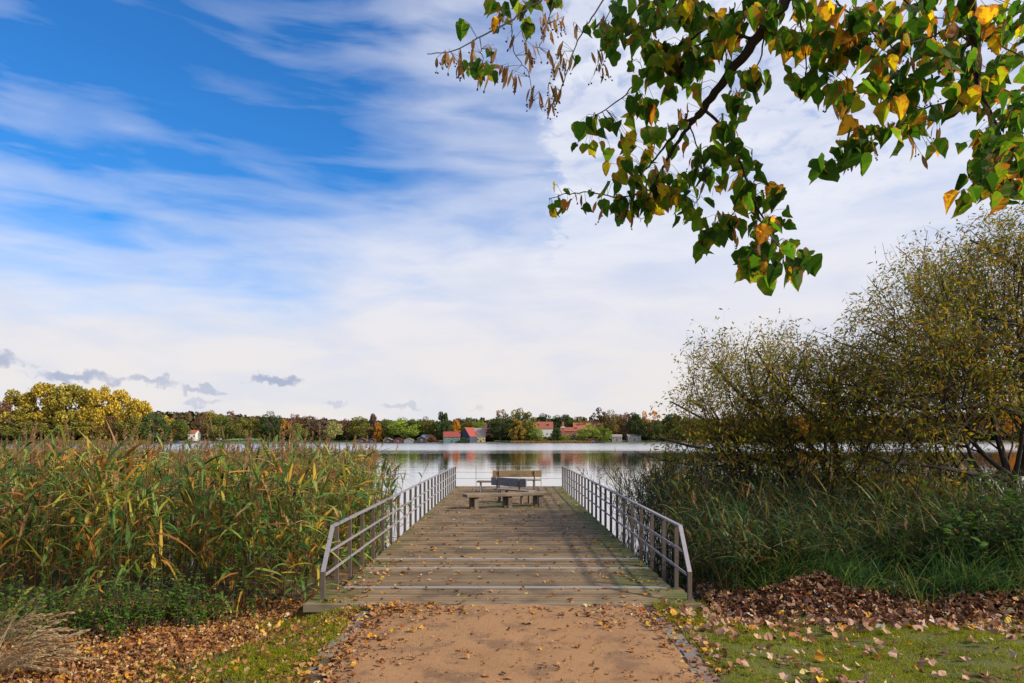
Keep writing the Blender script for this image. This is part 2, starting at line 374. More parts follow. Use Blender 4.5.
for z in (.95, .66, .37): cr.tube([(XL, Y1, z), (-1, Y1, z-.006), (.5, Y1, z-.006), (XR, Y1, z)], .009, 5)
co = pp(cr, 'cable_railing', M_cable)
for x in (-1.55, 1.42): pp(MB().tube([(x, Y1, -.1), (x, Y1, .97)], .016, 6), 'post', M_cable, co)
pp(MB().box((-.05, Y1+.01, -.05), (4.85, .05, .13)), 'end_board', M_strip)

# ---------------------------------------------------------------- benches
def slab_mb(L, Wd, T, planks=1):
    b = MB(); w = Wd/planks
    for k in range(planks):
        c = -Wd/2+w*(k+.5); g = .012 if planks > 1 else 0; e = .012
        x, y = L/2, w/2-g/2
        v = []
        for z, i in ((-T/2, e), (-T/2+e, 0), (T/2-e, 0), (T/2, e)):
            for ux, uy in ((-1, -1), (1, -1), (1, 1), (-1, 1)): v.append((ux*(x-i), c+uy*(y-i), z))
        q = [(3, 2, 1, 0), (12, 13, 14, 15)]
        for r in range(3):
            for j in range(4): q.append((r*4+j, r*4+(j+1) % 4, r*4+4+(j+1) % 4, r*4+4+j))
        b.add(v, q)
    return b
def shift(b, off, R=None):
    b.v = [(v @ np.array(R).T if R is not None else v)+np.array(off) for v in b.v]; return b
def Rx(a): return ((1, 0, 0), (0, math.cos(a), -math.sin(a)), (0, math.sin(a), math.cos(a)))
ang = math.atan2(1.0, 2.5)
fb = empty('backless_bench', (-.08, 21.6, 0), ang); tag(fb, 'long backless bench of one thick plank on stubby timber legs, nearest on the pier', 'bench')
shift(slab_mb(2.82, .46, .095), (0, 0, .41)).build('seat', M_bwood, fb)
for x in (-1.12, 0, 1.05):
    for yy_ in (-.12, .14): MB().box((x+(.03 if yy_ < 0 else -.03), yy_, .178), (.125, .10, .356)).build('leg', M_leg, fb)
def back_bench(name_loc, rz, L, label, seatmat, backmat, legmat, lean=.22, H2=.86, bh=.28):
    e = empty('slatted_bench', name_loc, rz); tag(e, label, 'bench')      # faces local +Y
    shift(slab_mb(L, .42, .045, 3), (0, .12, .435)).build('seat', seatmat, e)
    shift(slab_mb(L, .05, bh, 1), (0, -.20, H2-bh/2), None).build('backrest', backmat, e)
    for x in (-L/2+.28, L/2-.3):
        b = MB().tube([(x, -.255, H2-.01), (x, -.20, .45), (x, -.16, .40)], .032, 4); b.build('back_support', legmat, e)
        for yy_ in (-.10, .27): MB().box((x, yy_, .205), (.07, .07, .41)).build('leg', legmat, e)
    return e
back_bench((.09, 23.1, 0), math.radians(-44), 1.62, 'short bench with dark grey backrest, turned sideways behind the backless plank bench', M_bgrey, M_bgrey, M_leg)
back_bench((.29, 28.8, 0), math.radians(2), 2.06, 'bench with wide brown backrest facing the lake, farthest along the pier', M_bbrown, M_bbrown, M_bwood)
fc = empty('metal_leg_bench', (-.64, 27.95, 0), math.radians(-4)); tag(fc, 'backless bench with thin pale metal legs on the left behind the grey bench', 'bench')
shift(slab_mb(1.4, .42, .07, 2), (0, 0, .43)).build('seat', M_bwood, fc)
for x in (-.56, .5):
    for yy_ in (-.14, .14): MB().tube([(x, yy_, 0), (x, yy_, .395)], .024, 8).build('leg', M_steel, fc)

# ---------------------------------------------------------------- fallen leaves
def litter_prof(x): return max(math.sin(min(x*.98+.02, 1)*math.pi)**.55, .03)
def litter(b, x, y, z, smin=.05, smax=.10, flat=.35):
    N = len(x); a = rng.uniform(0, 2*math.pi, N); d = np.stack([np.cos(a), np.sin(a), rng.normal(0, flat*.6, N)], -1)
    side = np.stack([-np.sin(a), np.cos(a), rng.normal(0, flat, N)], -1)
    L = rng.uniform(smin, smax, N); L = L*.85; base = np.stack([x, y, z], -1)-d*(L/2)[:, None]
    base[:, 2] = z+rng.uniform(.004, .016, N)+np.maximum(0, -d[:, 2])*L*.6
    b.strips(base, d, side, L, L*rng.uniform(.45, .85, N), 4, rng.uniform(-.1, .3, N)*.4, litter_prof, rng.uniform(-.05, .40, N))
    V = b.v[-1]; V += rng.normal(0, .007, V.shape)
LS = [(0, (.07, .03, .012)), (.16, (.16, .065, .03)), (.32, (.28, .13, .05)), (.46, (.38, .20, .09)), (.6, (.26, .075, .018)), (.74, (.46, .28, .14)), (.85, (.48, .19, .025)), (.93, (.60, .38, .04)), (1, (.58, .48, .32))]
M_lit = leafmat('fallen_leaves', LS, .15, .7, 1.2)
M_lit2 = leafmat('pinkish_fallen_leaves', [(0, (.12, .05, .025)), (.2, (.28, .13, .075)), (.5, (.45, .26, .17)), (.75, (.55, .37, .27)), (.88, (.50, .20, .03)), (.95, (.62, .42, .05)), (1, (.55, .5, .42))], .15, .7, 1.2)
M_litd = leafmat('old_fallen_leaves', [(0, (.035, .016, .010)), (.25, (.09, .038, .022)), (.45, (.20, .095, .052)), (.62, (.32, .18, .11)), (.74, (.24, .065, .018)), (.84, (.44, .30, .21)), (.92, (.55, .27, .04)), (1, (.52, .44, .38))], .12, .75, 1.2)
def scat(N, x0, x1, y0, y1, dens=None):
    x = rng.uniform(x0, x1, N); y = rng.uniform(y0, y1, N)
    if dens is not None: k = rng.uniform(0, 1, N) < dens(x, y); x, y = x[k], y[k]
    return x, y
b = MB()
# left bank carpet
leftd = lambda x, y: ss(-x, 2.5+.3*np.sin(y*3), 3.7)*(1-.25*ss(y, 8, 9)) + .09
x, y = scat(38000, -9, -2.0, 4.5, 10.2, leftd); litter(b, x, y, G(x, y)+rng.uniform(0, .04, len(x)), .035, .09, .85)
tag(b.build('leaf_litter', M_lit), 'thick carpet of brown and tan fallen leaves on the left bank below the reeds', 'leaf litter', kind='stuff')
b = MB()
rd = lambda x, y: ss(y, 8.3+.3*np.sin(x*2.3)+.15*np.sin(x*5.1), 9.2)*ss(x, 2.5, 3.0)
x, y = scat(17000, 2.6, 10.5, 8.1, 11.0, rd); litter(b, x, y, G(x, y)+rng.uniform(0, .09, len(x)), .065, .125, .95)
tag(b.build('leaf_litter', M_litd), 'dark heaped bank of fallen leaves at the foot of the sedges on the right', 'leaf litter', kind='stuff')
b = MB()
x, y = scat(4600, 1.95, 9.5, 4.8, 8.95, lambda x, y: (.22+.12*np.sin(x*3+y*2))+.75*ss(y, 7.6, 8.6)); litter(b, x, y, G(x, y)+.035, .08, .14, .8)
tag(b.build('leaf_litter', M_lit2), 'scattered tan leaves lying on the mown lawn on the right', 'leaf litter', kind='stuff')
b = MB()
x, y = scat(420, -2.1, -.55, 7.75, 8.95, lambda x, y: np.exp(-((x+1.35)/.5)**2-((y-8.6)/.35)**2)*1.3+.06); litter(b, x, y, np.where(y > 8.86, .0, ground_z(x, y))+rng.uniform(0, .03, len(x)))
x, y = scat(2000, -2.3, -1.0, 4.5, 8.8, lambda x, y: .08+.6*ss(-x, 1.3, 1.8)); litter(b, x, y, ground_z(x, y)+.01, .05, .1)
x, y = scat(260, 1.55, 2.1, 4.8, 8.6); litter(b, x, y, ground_z(x, y)+.02, .04, .09)
x, y = scat(420, 1.0, 2.7, 7.7, 8.9, lambda x, y: .25+.7*ss(x, 1.3, 2.0)); litter(b, x, y, ground_z(x, y)+.015)
x, y = scat(420, -1.7, 1.7, 4.8, 8.8, lambda x, y: .2+.5*ss(y, 7.9, 8.7)); litter(b, x, y, x*0+.018, .05, .11)
x, y = scat(450, -1.7, 1.7, 5, 8.8); litter(b, x, y, x*0+.012, .012, .035)
tag(b.build('leaf_litter', M_lit), 'orange and yellow leaves blown over the sandy path and against the deck edge', 'leaf litter', kind='stuff')
b = MB()
x, y = scat(2700, -2.4, 2.3, 8.95, 31, lambda x, y: .4+.2*ss(y, 14, 10)); litter(b, x, y, x*0+.003, .06, .115)
x, y = scat(110, -2.5, -1.9, 9.2, 12.2); litter(b, x, y, x*0+.005)
x, y = scat(60, 1.2, 2.3, 10, 16); litter(b, x, y, x*0+.005)
tag(b.build('leaf_litter', M_lit), 'yellow and orange leaves scattered over the pier boards', 'leaf litter', kind='stuff')

# ---------------------------------------------------------------- grass
def blades(b, x, y, z, h0, h1, w, lean=.5, seg=2, droop=.25):
    N = len(x); d = np.stack([rng.normal(0, lean, N), rng.normal(0, lean, N), np.ones(N)], -1); sd_ = unit(N, -.1, .1)
    b.strips(np.stack([x, y, z], -1), d, sd_, rng.uniform(h0, h1, N), w, seg, droop, lambda q: 1-q*.92)
M_lawn = leafmat('lawn_grass', [(0, (.08, .105, .003)), (.45, (.20, .235, .006)), (.8, (.32, .32, .010)), (1, (.36, .27, .04))], .35, .5, 1.6)
clump = lambda x, y: .5+.5*np.sin(x*5.1+np.sin(y*3.7)*2)*np.sin(y*6.3+x*2)
b = MB()
x, y = scat(170000, 1.9, 9.5, 4.7, 9.1, lambda x, y: (1-ss(y, 8.5+.2*np.sin(x*2.3), 9.0))*clump(x, y)); blades(b, x, y, G(x, y), .03, .075, .006, .6)
x, y = scat(2600, 1.85, 2.8, 8.0, 9.0); blades(b, x, y, G(x, y), .05, .12, .007, .5)
tag(b.build('lawn', M_lawn), 'short green lawn right of the sandy path', 'grass', kind='stuff')
b = MB()
dl = lambda x, y: ss(-x, 1.75, 2.0)*(1-ss(-x-.35*np.sin(y*2.2)-.12*(9-y), 2.6, 3.5))*clump(x, y)
x, y = scat(80000, -4.2, -1.7, 4.6, 9.3, dl); blades(b, x, y, G(x, y), .04, .10, .006, .6)
tag(b.build('lawn', M_lawn), 'ragged strip of green grass left of the sandy path', 'grass', kind='stuff')

# ---------------------------------------------------------------- reeds
def pw(x, p):  return np.power(x, p)
def reeds(b, bs, bp, x, y, z0, top, leafL=.45, leafW=.034, nl=7, lo=.25, lean=.06, bias=(0, 0), plume=.4, stalkw=.009):
    """b leaves, bs stalks, bp plumes"""
    N = len(x); ht = top-z0; ln = np.stack([rng.normal(bias[0]*.15, lean, N), rng.normal(bias[1]*.15, lean, N)], -1)
    def pos(i, tt): return np.stack([x[i]+ln[i, 0]*ht[i]*tt**1.6, y[i]+ln[i, 1]*ht[i]*tt**1.6, z0[i]+ht[i]*tt], -1)
    idx = np.arange(N); segs = 4; pts = np.stack([pos(idx, np.full(N, k/segs)) for k in range(segs+1)], 1)
    for ax in ((1, 0, 0), (0, 1, 0)):
        off = np.array(ax)*stalkw/2; V = np.stack([pts-off, pts+off], 2).reshape(-1, 3)
        k = np.arange(segs)*2; q = (np.stack([k, k+1, k+3, k+2], -1)[None]+(np.arange(N)*(segs+1)*2)[:, None, None]).reshape(-1, 4); bs.add(V, q)
    i = np.repeat(idx, nl); M = len(i); tt = lo+(1-lo)*rng.uniform(0, 1, M)**.8*.98
    a = rng.uniform(0, 2*math.pi, M); up = rng.uniform(-.15, 1.9, M)
    d = np.stack([np.cos(a)+bias[0], np.sin(a)+bias[1], up], -1)
    b.strips(pos(i, tt), d, np.stack([-np.sin(a), np.cos(a), rng.uniform(-.5, .5, M)], -1), leafL*rng.uniform(.5, 1.25, M), leafW*rng.uniform(.5, 1.2, M), 4, rng.uniform(.05, .75, M), lambda q: max((1-q)**.75*min(1, q*6+.5), .03))
    if plume > 0:
        k = idx[rng.uniform(0, 1, N) < plume]
        if len(k):
            r = 60; i = np.repeat(k, r); M = len(i); s = rng.uniform(0, 1, M); base = pos(i, np.ones(M)); base[:, 2] += s*.24
            base[:, 0] += bias[0]*.05*s+ln[i, 0]*.3*s
            a = rng.uniform(0, 2*math.pi, M); d = np.stack([np.cos(a)*.5+bias[0]*.4+ln[i, 0]*2, np.sin(a)*.5, np.ones(M)], -1)
            bp.strips(base, d, np.stack([-np.sin(a), np.cos(a), a*0], -1), rng.uniform(.05, .14, M)*(1.15-s*.8), .011, 2, .35)
GR = [(0, (.025, .065, .018)), (.22, (.06, .14, .03)), (.46, (.15, .25, .055)), (.62, (.27, .33, .07)), (.73, (.50, .36, .04)), (.82, (.46, .18, .03)), (.91, (.24, .10, .04)), (1, (.45, .31, .15))]
M_reed = leafmat('reed_leaf', GR, .35, .45, 1.7)
M_stalk = leafmat('reed_stalk', [(0, (.07, .035, .018)), (.5, (.17, .085, .035)), (.85, (.27, .17, .07)), (1, (.12, .16, .04))], .1, .6, 1.)
M_plume = leafmat('reed_plume', [(0, (.22, .12, .065)), (.6, (.40, .24, .13)), (1, (.52, .36, .22))], .4, .8, 1.3)
def reed_bed(x, y, z0, top, label, mats, **kw):
    e = empty('reed_bed', (float(x.mean()), float(y.mean()), -.5)); tag(e, label, 'reeds', kind='stuff')
    b, bs, bp = MB(), MB(), MB(); reeds(b, bs, bp, x, y, z0, top, **kw)
    for bb in (b, bs, bp):
        if bb.n: bb.v = [v-np.array(e.location) for v in bb.v]
    b.build('leaves', mats[0], e)['kind'] = 'stuff'; bs.build('stalks', mats[1], e)['kind'] = 'stuff'
    if bp.n: bp.build('plumes', mats[2], e)['kind'] = 'stuff'
def left_mask(x, y):
    lim = -2.70-np.maximum(0, y-17)*.30; front = 9.35-.35*ss(-x, 4, 6.5)+.25*np.sin(x*2.7)
    return ((x < lim+.12*np.sin(y*5)) & (y > front)).astype(float)*np.where(y < 12.5, 1, np.where(y < 19, .75, .35))
x, y = scat(14000, -24, -2.65, 8.6, 30, lambda x, y: left_mask(x, y)*(x > -.86*y-.8)*(.45+.55*ss(np.sin(x*2.3+1.7*np.sin(y*1.1))+np.sin(y*2.9+x), -1.2, .6)))
top = 1.84+rng.normal(0, .17, len(x))-.24*ss(y, 12, 19)+.09*np.sin(x*1.3+y)
top -= .6*ss(x, -3.9, -2.75)*rng.uniform(.2, 1, len(x))
short = (rng.uniform(0, 1, len(x)) < .18); top = np.where(short, top-.6, np.where(rng.uniform(0, 1, len(x)) < .05, top+.2, top))
reed_bed(x, y, np.maximum(G(x, y), -.9), top, 'tall dense green and rusty brown reeds on the left of the pier', (M_reed, M_stalk, M_plume), nl=9, bias=(.3, 0), lo=.08, leafW=.068, leafL=.54, lean=.11, plume=.42)
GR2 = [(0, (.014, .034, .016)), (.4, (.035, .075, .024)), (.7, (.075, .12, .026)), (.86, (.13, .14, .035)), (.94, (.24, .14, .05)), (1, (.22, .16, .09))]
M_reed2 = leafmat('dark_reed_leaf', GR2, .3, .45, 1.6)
def right_mask(x, y): return ((x > 2.75+.03*y) & (y > 9.7+.5*ss(x, 3, 5)) & (x < 3.5+.6*y)).astype(float)*np.where(y < 14, 1, .6)
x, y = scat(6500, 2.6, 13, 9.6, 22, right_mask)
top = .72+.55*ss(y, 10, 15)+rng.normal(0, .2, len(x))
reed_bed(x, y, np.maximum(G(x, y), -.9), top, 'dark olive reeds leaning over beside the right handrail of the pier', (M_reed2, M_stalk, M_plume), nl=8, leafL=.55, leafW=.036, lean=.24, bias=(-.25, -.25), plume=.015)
# sedges
M_sedge = leafmat('sedge_blade', [(0, (.02, .055, .022)), (.5, (.045, .11, .032)), (.85, (.10, .18, .035)), (.96, (.2, .2, .05)), (1, (.3, .22, .1))], .3, .4, 1.5)
b = MB()
for k in range(230):
    cx, cy = rng.uniform(3.3, 11.5), rng.uniform(9.5, 12.6)
    if cx < 4.8: cy = max(cy, 10.2)
    n = int(rng.uniform(45, 95)); x = cx+rng.normal(0, .16, n); y = cy+rng.normal(0, .14, n); a = rng.uniform(0, 2*math.pi, n)
    d = np.stack([np.cos(a)*.55+rng.normal(.15, .2), np.sin(a)*.45-.15, rng.uniform(.7, 1.5, n)], -1)
    b.strips(np.stack([x, y, G(x, y)-.02], -1), d, unit(n, -.2, .2), rng.uniform(.6, 1.35, n), rng.uniform(.010, .018, n), 6, rng.uniform(.25, .75, n), lambda q: 1-q*.93)
tag(b.build('sedge_bed', M_sedge), 'dark green arching sedges behind the leaf bank on the right', 'sedges', kind='stuff')

# straw grass tuft in the left corner
M_straw = leafmat('straw', [(0, (.38, .26, .14)), (.6, (.60, .44, .26)), (1, (.72, .58, .38))], .35, .7, 1.2)
for cx, cy, n, lab in ((-5.05, 6.6, 40, 'pale straw coloured grass tuft leaning in at the lower left corner'), (-5.9, 7.7, 26, 'pale dry grass tuft behind the corner tuft at the left edge')):
    e = empty('dry_grass_tuft', (cx, cy, float(G(cx, cy)))); tag(e, lab, 'grass tuft', 'pale dry grass tufts at the left edge')
    b = MB(); b2 = MB(); x = rng.normal(0, .16, n*3); y = rng.normal(0, .16, n*3)
    d = np.stack([rng.uniform(.0, 1.1, n*3), rng.uniform(-.5, .3, n*3), rng.uniform(.5, 1.4, n*3)], -1)
    b.strips(np.stack([x, y, x*0], -1), d, unit(n*3, -.2, .2), rng.uniform(.4, .9, n*3), .008, 5, rng.uniform(.1, .4, n*3), lambda q: 1-.9*q)
    for k in range(n):
        dd = np.array((rng.uniform(.6, 1.5), rng.uniform(-.5, .2), rng.uniform(.6, 1.1))); dd /= np.linalg.norm(dd); L = rng.uniform(.75, 1.1); p0 = np.array((rng.normal(0, .1), rng.normal(0, .1), 0))
        tt = np.linspace(0, 1, 7); c = p0+dd*(L*tt)[:, None]; c[:, 2] -= .3*L*tt**2; b.tube(c, .0022, 3, False)
        m = 120; s = rng.uniform(.6, 1, m); cc = p0+dd*(L*s)[:, None]; cc[:, 2] -= .3*L*s**2
        b2.strips(cc, np.tile(c[-1]-c[-2], (m, 1))/np.linalg.norm(c[-1]-c[-2])+unit(m)*.28, unit(m), rng.uniform(.04, .075, m), .009, 2, .1)
    b.build('blades', M_straw, e); b2.build('seed_heads', M_straw, e)

# ---------------------------------------------------------------- leafy undergrowth
M_nettle = leafmat('nettle_leaf', [(0, (.03, .075, .01)), (.5, (.07, .15, .018)), (.9, (.13, .22, .03)), (1, (.26, .24, .04))], .35, .5, 1.6)
M_bramble = leafmat('shrub_leaf', [(0, (.02, .06, .012)), (.5, (.05, .12, .02)), (1, (.11, .2, .03))], .4, .45, 1.7)
M_twig = plain('dark_twig_bark', (.055, .042, .03), .85, .3, 20.)
def herb(b, bt, cx, cy, z0, n, rad, h0, h1, leaf, per=14):
    for k in range(n):
        x = cx+rng.normal(0, rad); y = cy+rng.normal(0, rad*.6); z = float(G(x, y))+z0; hh = rng.uniform(h0, h1); ln = rng.normal(0, .22, 2)
        tt = np.linspace(0, 1, 5); c = np.stack([x+ln[0]*hh*tt**1.4, y+ln[1]*hh*tt**1.4, z+hh*tt], -1); bt.tube(c, [.006, .005, .004, .003, .002], 3, False)
        s = rng.uniform(.2, 1, per); base = np.stack([np.interp(s, tt, c[:, j]) for j in range(3)], -1); a = rng.uniform(0, 2*math.pi, per)
        b.strips(base, np.stack([np.cos(a), np.sin(a), rng.uniform(-.1, .7, per)], -1), np.stack([-np.sin(a), np.cos(a), rng.normal(0, .3, per)], -1), leaf*rng.uniform(.6, 1.3, per), leaf*rng.uniform(.35, .6, per), 3, .35, litter_prof)
b, bt = MB(), MB()
for cx, cy, n, r in ((-4.6, 8.6, 110, .5), (-5.6, 8.2, 110, .5), (-6.4, 8.6, 70, .5), (-4.6, 9.0, 60, .5), (-3.9, 9.0, 34, .4), (-7.2, 8.4, 50, .5), (-4.7, 8.0, 30, .25)): herb(b, bt, cx, cy, 0, int(n*.8), r*.85, .2, .7, .06, 18)
e = empty('undergrowth', (-5, 8.5, -.3)); tag(e, 'low tangle of small leaved green nettles at the foot of the left reeds', 'undergrowth', kind='stuff')
for q in (b, bt): q.v = [v-np.array(e.location) for v in q.v]
b.build('leaves', M_nettle, e)['kind'] = 'stuff'; bt.build('stems', M_twig, e)['kind'] = 'stuff'
b, bt = MB(), MB(); herb(b, bt, 7.55, 10.3, 0, 60, .5, .8, 1.75, .13, 20)
e = empty('leafy_shrub', (7.55, 10.3, 0)); tag(e, 'bright green broad leaved shrub at the right edge above the sedges', 'shrub')
for q in (b, bt): q.v = [v-np.array(e.location) for v in q.v]
b.build('foliage', M_bramble, e); bt.build('stems', M_twig, e)

# ---------------------------------------------------------------- willows on the right
M_bark = plain('willow_bark', (.042, .031, .022), .9, .4, 12., bstr=.6)
def leafy(e, stems, levels, leafL, leafW, mat, nleaf, seed, env=None, limbs=()):
    r = np.random.default_rng(seed); wood = MB(); LB, LD, LL = [], [], []
    trunk = MB()
    def grow(p, d, L, rad, lv, given=None):
        n = 6; pts = [np.array(p)]; dd = np.array(d, float); dd /= np.linalg.norm(dd)
        for k in range(n):
            dd = dd+r.normal(0, .13 if lv else .10, 3)+np.array((0, 0, (.10 if lv < 2 else .03))); dd /= np.linalg.norm(dd); pts.append(pts[-1]+dd*L/n)
        P = np.array(pts)
        if given is not None: P = given; n = len(P)-1; L = float(np.linalg.norm(np.diff(P, axis=0), axis=1).sum())
        if env is not None and lv > 0:
            if not env(P[-1]) or (lv < 2 and not env(P[3])): return
        rr = np.linspace(rad, rad*.35, n+1); (trunk if lv == 0 else wood).tube(P, rr, 7 if lv == 0 else (5 if lv == 1 else 3), False)
        if lv >= levels-2:
            m = nleaf if lv == levels-1 else nleaf//3
            s = r.uniform(.08, 1.02, m)*n; i = np.clip(s.astype(int), 0, n-1); f = (s-i)[:, None]; base = P[i]*(1-f)+P[i+1]*f
            dr = P[-1]-P[0]; dr = dr/np.linalg.norm(dr)
            q = r.normal(0, 1, (m, 3)); q /= np.linalg.norm(q, axis=1)[:, None]
            LB.append(base+q*.05); LD.append(dr*.6+q+np.array((0, 0, -.25)))
        if lv < levels-1:
            nb = (9, 8, 7, 6)[lv]
            for k in range(nb):
                f = r.uniform(.2, 1.); j = min(int(f*n), n-1); base = P[j]+(P[j+1]-P[j])*(f*n-j)
                ax = r.normal(0, 1, 3); dcur = P[j+1]-P[j]; dcur /= np.linalg.norm(dcur); ax -= ax@dcur*dcur; ax /= np.linalg.norm(ax)
                sp_ = r.uniform(.5, .95); nd = dcur*math.cos(sp_)+ax*math.sin(sp_); grow(base, nd, L*r.uniform(.42, .68), rad*.42*(1-.4*f), lv+1)
    for p, d, L, rad in stems: grow(p, d, L, rad, 0)
    for lp, rad in limbs: grow(lp[0], lp[-1]-lp[0], 1, rad, 0, spl(lp))
    base = np.concatenate(LB); d = np.concatenate(LD); N = len(base); lf = MB()
    lf.strips(base, d, unit(N), rng.uniform(.6, 1.2, N)*leafL, leafW*rng.uniform(.7, 1.3, N), 2, .2)
    trunk.build('trunk', M_bark, e, True); wood.build('branches', M_bark, e, True); lf.build('crown', mat, e)
    return N
def spl(pts, n=3):
    P = np.array(pts, float); out = []
    for i in range(len(P)-1):
        p0 = P[max(i-1, 0)]; p1 = P[i]; p2 = P[i+1]; p3 = P[min(i+2, len(P)-1)]
        for k in range(n):
            u = k/n; out.append(.5*((2*p1)+(-p0+p2)*u+(2*p0-5*p1+4*p2-p3)*u*u+(-p0+3*p1-3*p2+p3)*u**3))
    out.append(P[-1]); return np.array(out)
WL = [(0, (.06, .075, .010)), (.35, (.12, .13, .014)), (.6, (.20, .17, .016)), (.8, (.28, .15, .015)), (.92, (.20, .075, .012)), (1, (.36, .28, .04))]
M_willow = leafmat('willow_leaf', WL, .45, .6, 2.0, spec=.1)
def pxy(p): return (CX+F*p[0]/p[1], CY-F*(p[2]-H)/p[1])
def env_left(pl):
    q = pxy(pl+np.array(wl.location)); X_, Y_ = q
    if X_ < 645+rng.uniform(-18, 18): return False
    topy = np.interp(X_, [640, 665, 690, 730, 790, 850, 900], [440, 375, 336, 316, 330, 346, 340]); return Y_ > topy+9*math.sin(X_*.07)+6*math.sin(X_*.19)+rng.uniform(-14, 16) and Y_ < 515
def env_right(pl):
    q = pxy(pl+np.array(wr.location)); X_, Y_ = q
    topy = np.interp(X_, [800, 835, 850, 880, 920, 960, 1024, 1200], [342, 318, 285, 265, 232, 216, 200, 100]); return Y_ > topy+10*math.sin(X_*.06+1)+7*math.sin(X_*.17)+rng.uniform(-16, 16) and X_ > 795+rng.uniform(-10, 10)
wl = empty('willow_tree', (7.9, 17.2, -.55)); tag(wl, 'lower olive and yellow willow leaning left over the water, nearer the pier', 'tree')
st = []
for a, el_, L in ((178, 26, 5.0), (165, 38, 5.2), (190, 50, 5.2), (150, 62, 4.8), (205, 20, 4.2), (120, 72, 4.6), (175, 8, 4.6), (60, 60, 4.2), (210, 40, 4.6), (20, 50, 3.4), (172, 58, 5.4), (30, 25, 3.0)):
    a, e_ = math.radians(a), math.radians(el_); st.append(((rng.normal(0, .25), rng.normal(0, .2), 0.), (math.cos(a)*math.cos(e_), math.sin(a)*math.cos(e_), math.sin(e_)), L, .065))
def limb3(e, pts): return [np.array(at(*q))-np.array(e.location) for q in pts]
lb = [(limb3(wl, p), r_) for p, r_ in (
    ([(832, 492, 17.2), (822, 462, 16.9), (800, 436, 16.4), (768, 412, 15.9), (738, 392, 15.6), (712, 362, 15.4)], .085),
    ([(835, 490, 17.2), (838, 455, 17.3), (826, 428, 17.0), (802, 408, 16.7), (778, 384, 16.6), (756, 350, 16.5)], .08),
    ([(828, 488, 17.1), (800, 470, 16.6), (765, 462, 16.0), (728, 452, 15.7), (690, 446, 15.5), (655, 436, 15.4)], .06),
    ([(822, 462, 16.9), (790, 446, 16.2), (750, 438, 15.8), (706, 420, 15.5), (672, 402, 15.3)], .05),
    ([(852, 488, 17.3), (862, 455, 17.4), (858, 430, 17.4), (842, 412, 17.2), (820, 398, 17.1)], .07),
    ([(862, 455, 17.4), (880, 425, 17.6), (878, 395, 17.6), (866, 365, 17.6)], .05))]
nL = leafy(wl, st[:8], 4, .112, .031, M_willow, 7, 3, env_left, lb)
wr = empty('willow_tree', (11.6, 15.5, -.45)); tag(wr, 'tall spreading willow with brownish crown rising at the right edge', 'tree')
st = []
for a, el_, L in ((170, 34, 5.2), (150, 48, 5.4), (185, 58, 5.2), (200, 45, 4.8), (100, 70, 6.0), (230, 66, 5.2), (175, 76, 6.0), (160, 18, 4.6), (20, 62, 5.0), (250, 40, 3.6), (195, 66, 6.4), (180, 8, 4.2)):
    a, e_ = math.radians(a), math.radians(el_); st.append(((rng.normal(0, .3), rng.normal(0, .25), 0.), (math.cos(a)*math.cos(e_), math.sin(a)*math.cos(e_), math.sin(e_)), L, .07))
lb = [(limb3(wr, p), r_) for p, r_ in (
    ([(1020, 475, 15.5), (1030, 440, 15.2), (1022, 415, 14.6), (985, 405, 14.0), (940, 408, 13.6), (895, 404, 13.4)], .10),
    ([(1022, 470, 15.5), (1040, 420, 15.3), (1036, 385, 14.8), (1008, 372, 14.2), (975, 386, 13.9), (925, 388, 13.6)], .10),
    ([(1025, 470, 15.5), (1050, 400, 15.5), (1046, 345, 15.2), (1012, 322, 14.8), (965, 312, 14.5), (915, 292, 14.3)], .09),
    ([(1015, 478, 15.5), (992, 462, 15.2), (972, 440, 15.0), (962, 415, 15.0), (950, 395, 15.0)], .06),
    ([(1010, 480, 15.4), (975, 474, 14.9), (930, 466, 14.5), (890, 462, 14.3), (855, 452, 14.2)], .07),
    ([(1046, 345, 15.2), (1035, 290, 15.2), (1005, 258, 15.0), (970, 240, 15.0)], .06),
    ([(1012, 322, 14.8), (985, 345, 14.5), (950, 348, 14.2), (905, 345, 14.1), (870, 330, 14.0)], .05))]
nR = leafy(wr, st[:9], 4, .11, .030, M_willow, 8, 11, env_right, lb)
print('willow leaves', nL, nR)

M_brush = leafmat('brush_leaf', [(0, (.02, .02, .008)), (.5, (.05, .045, .014)), (.85, (.10, .06, .02)), (1, (.07, .09, .02))], .3, .7, 1.2)
b, bt = MB(), MB()
for k in range(46):
    cx = rng.uniform(5.5, 17); cy = rng.uniform(12.2, 17.5); herb(b, bt, cx, cy, .0, 9, .5, 1.2, 2.3, .08, 26)
e = empty('dark_brush', (10, 14, -.8)); tag(e, 'dark brown tangle of twigs and old leaves filling the space under the willows', 'brush', kind='stuff')
for q in (b, bt): q.v = [v-np.array(e.location) for v in q.v]
b.build('leaves', M_brush, e)['kind'] = 'stuff'; bt.build('stems', M_twig, e)['kind'] = 'stuff'

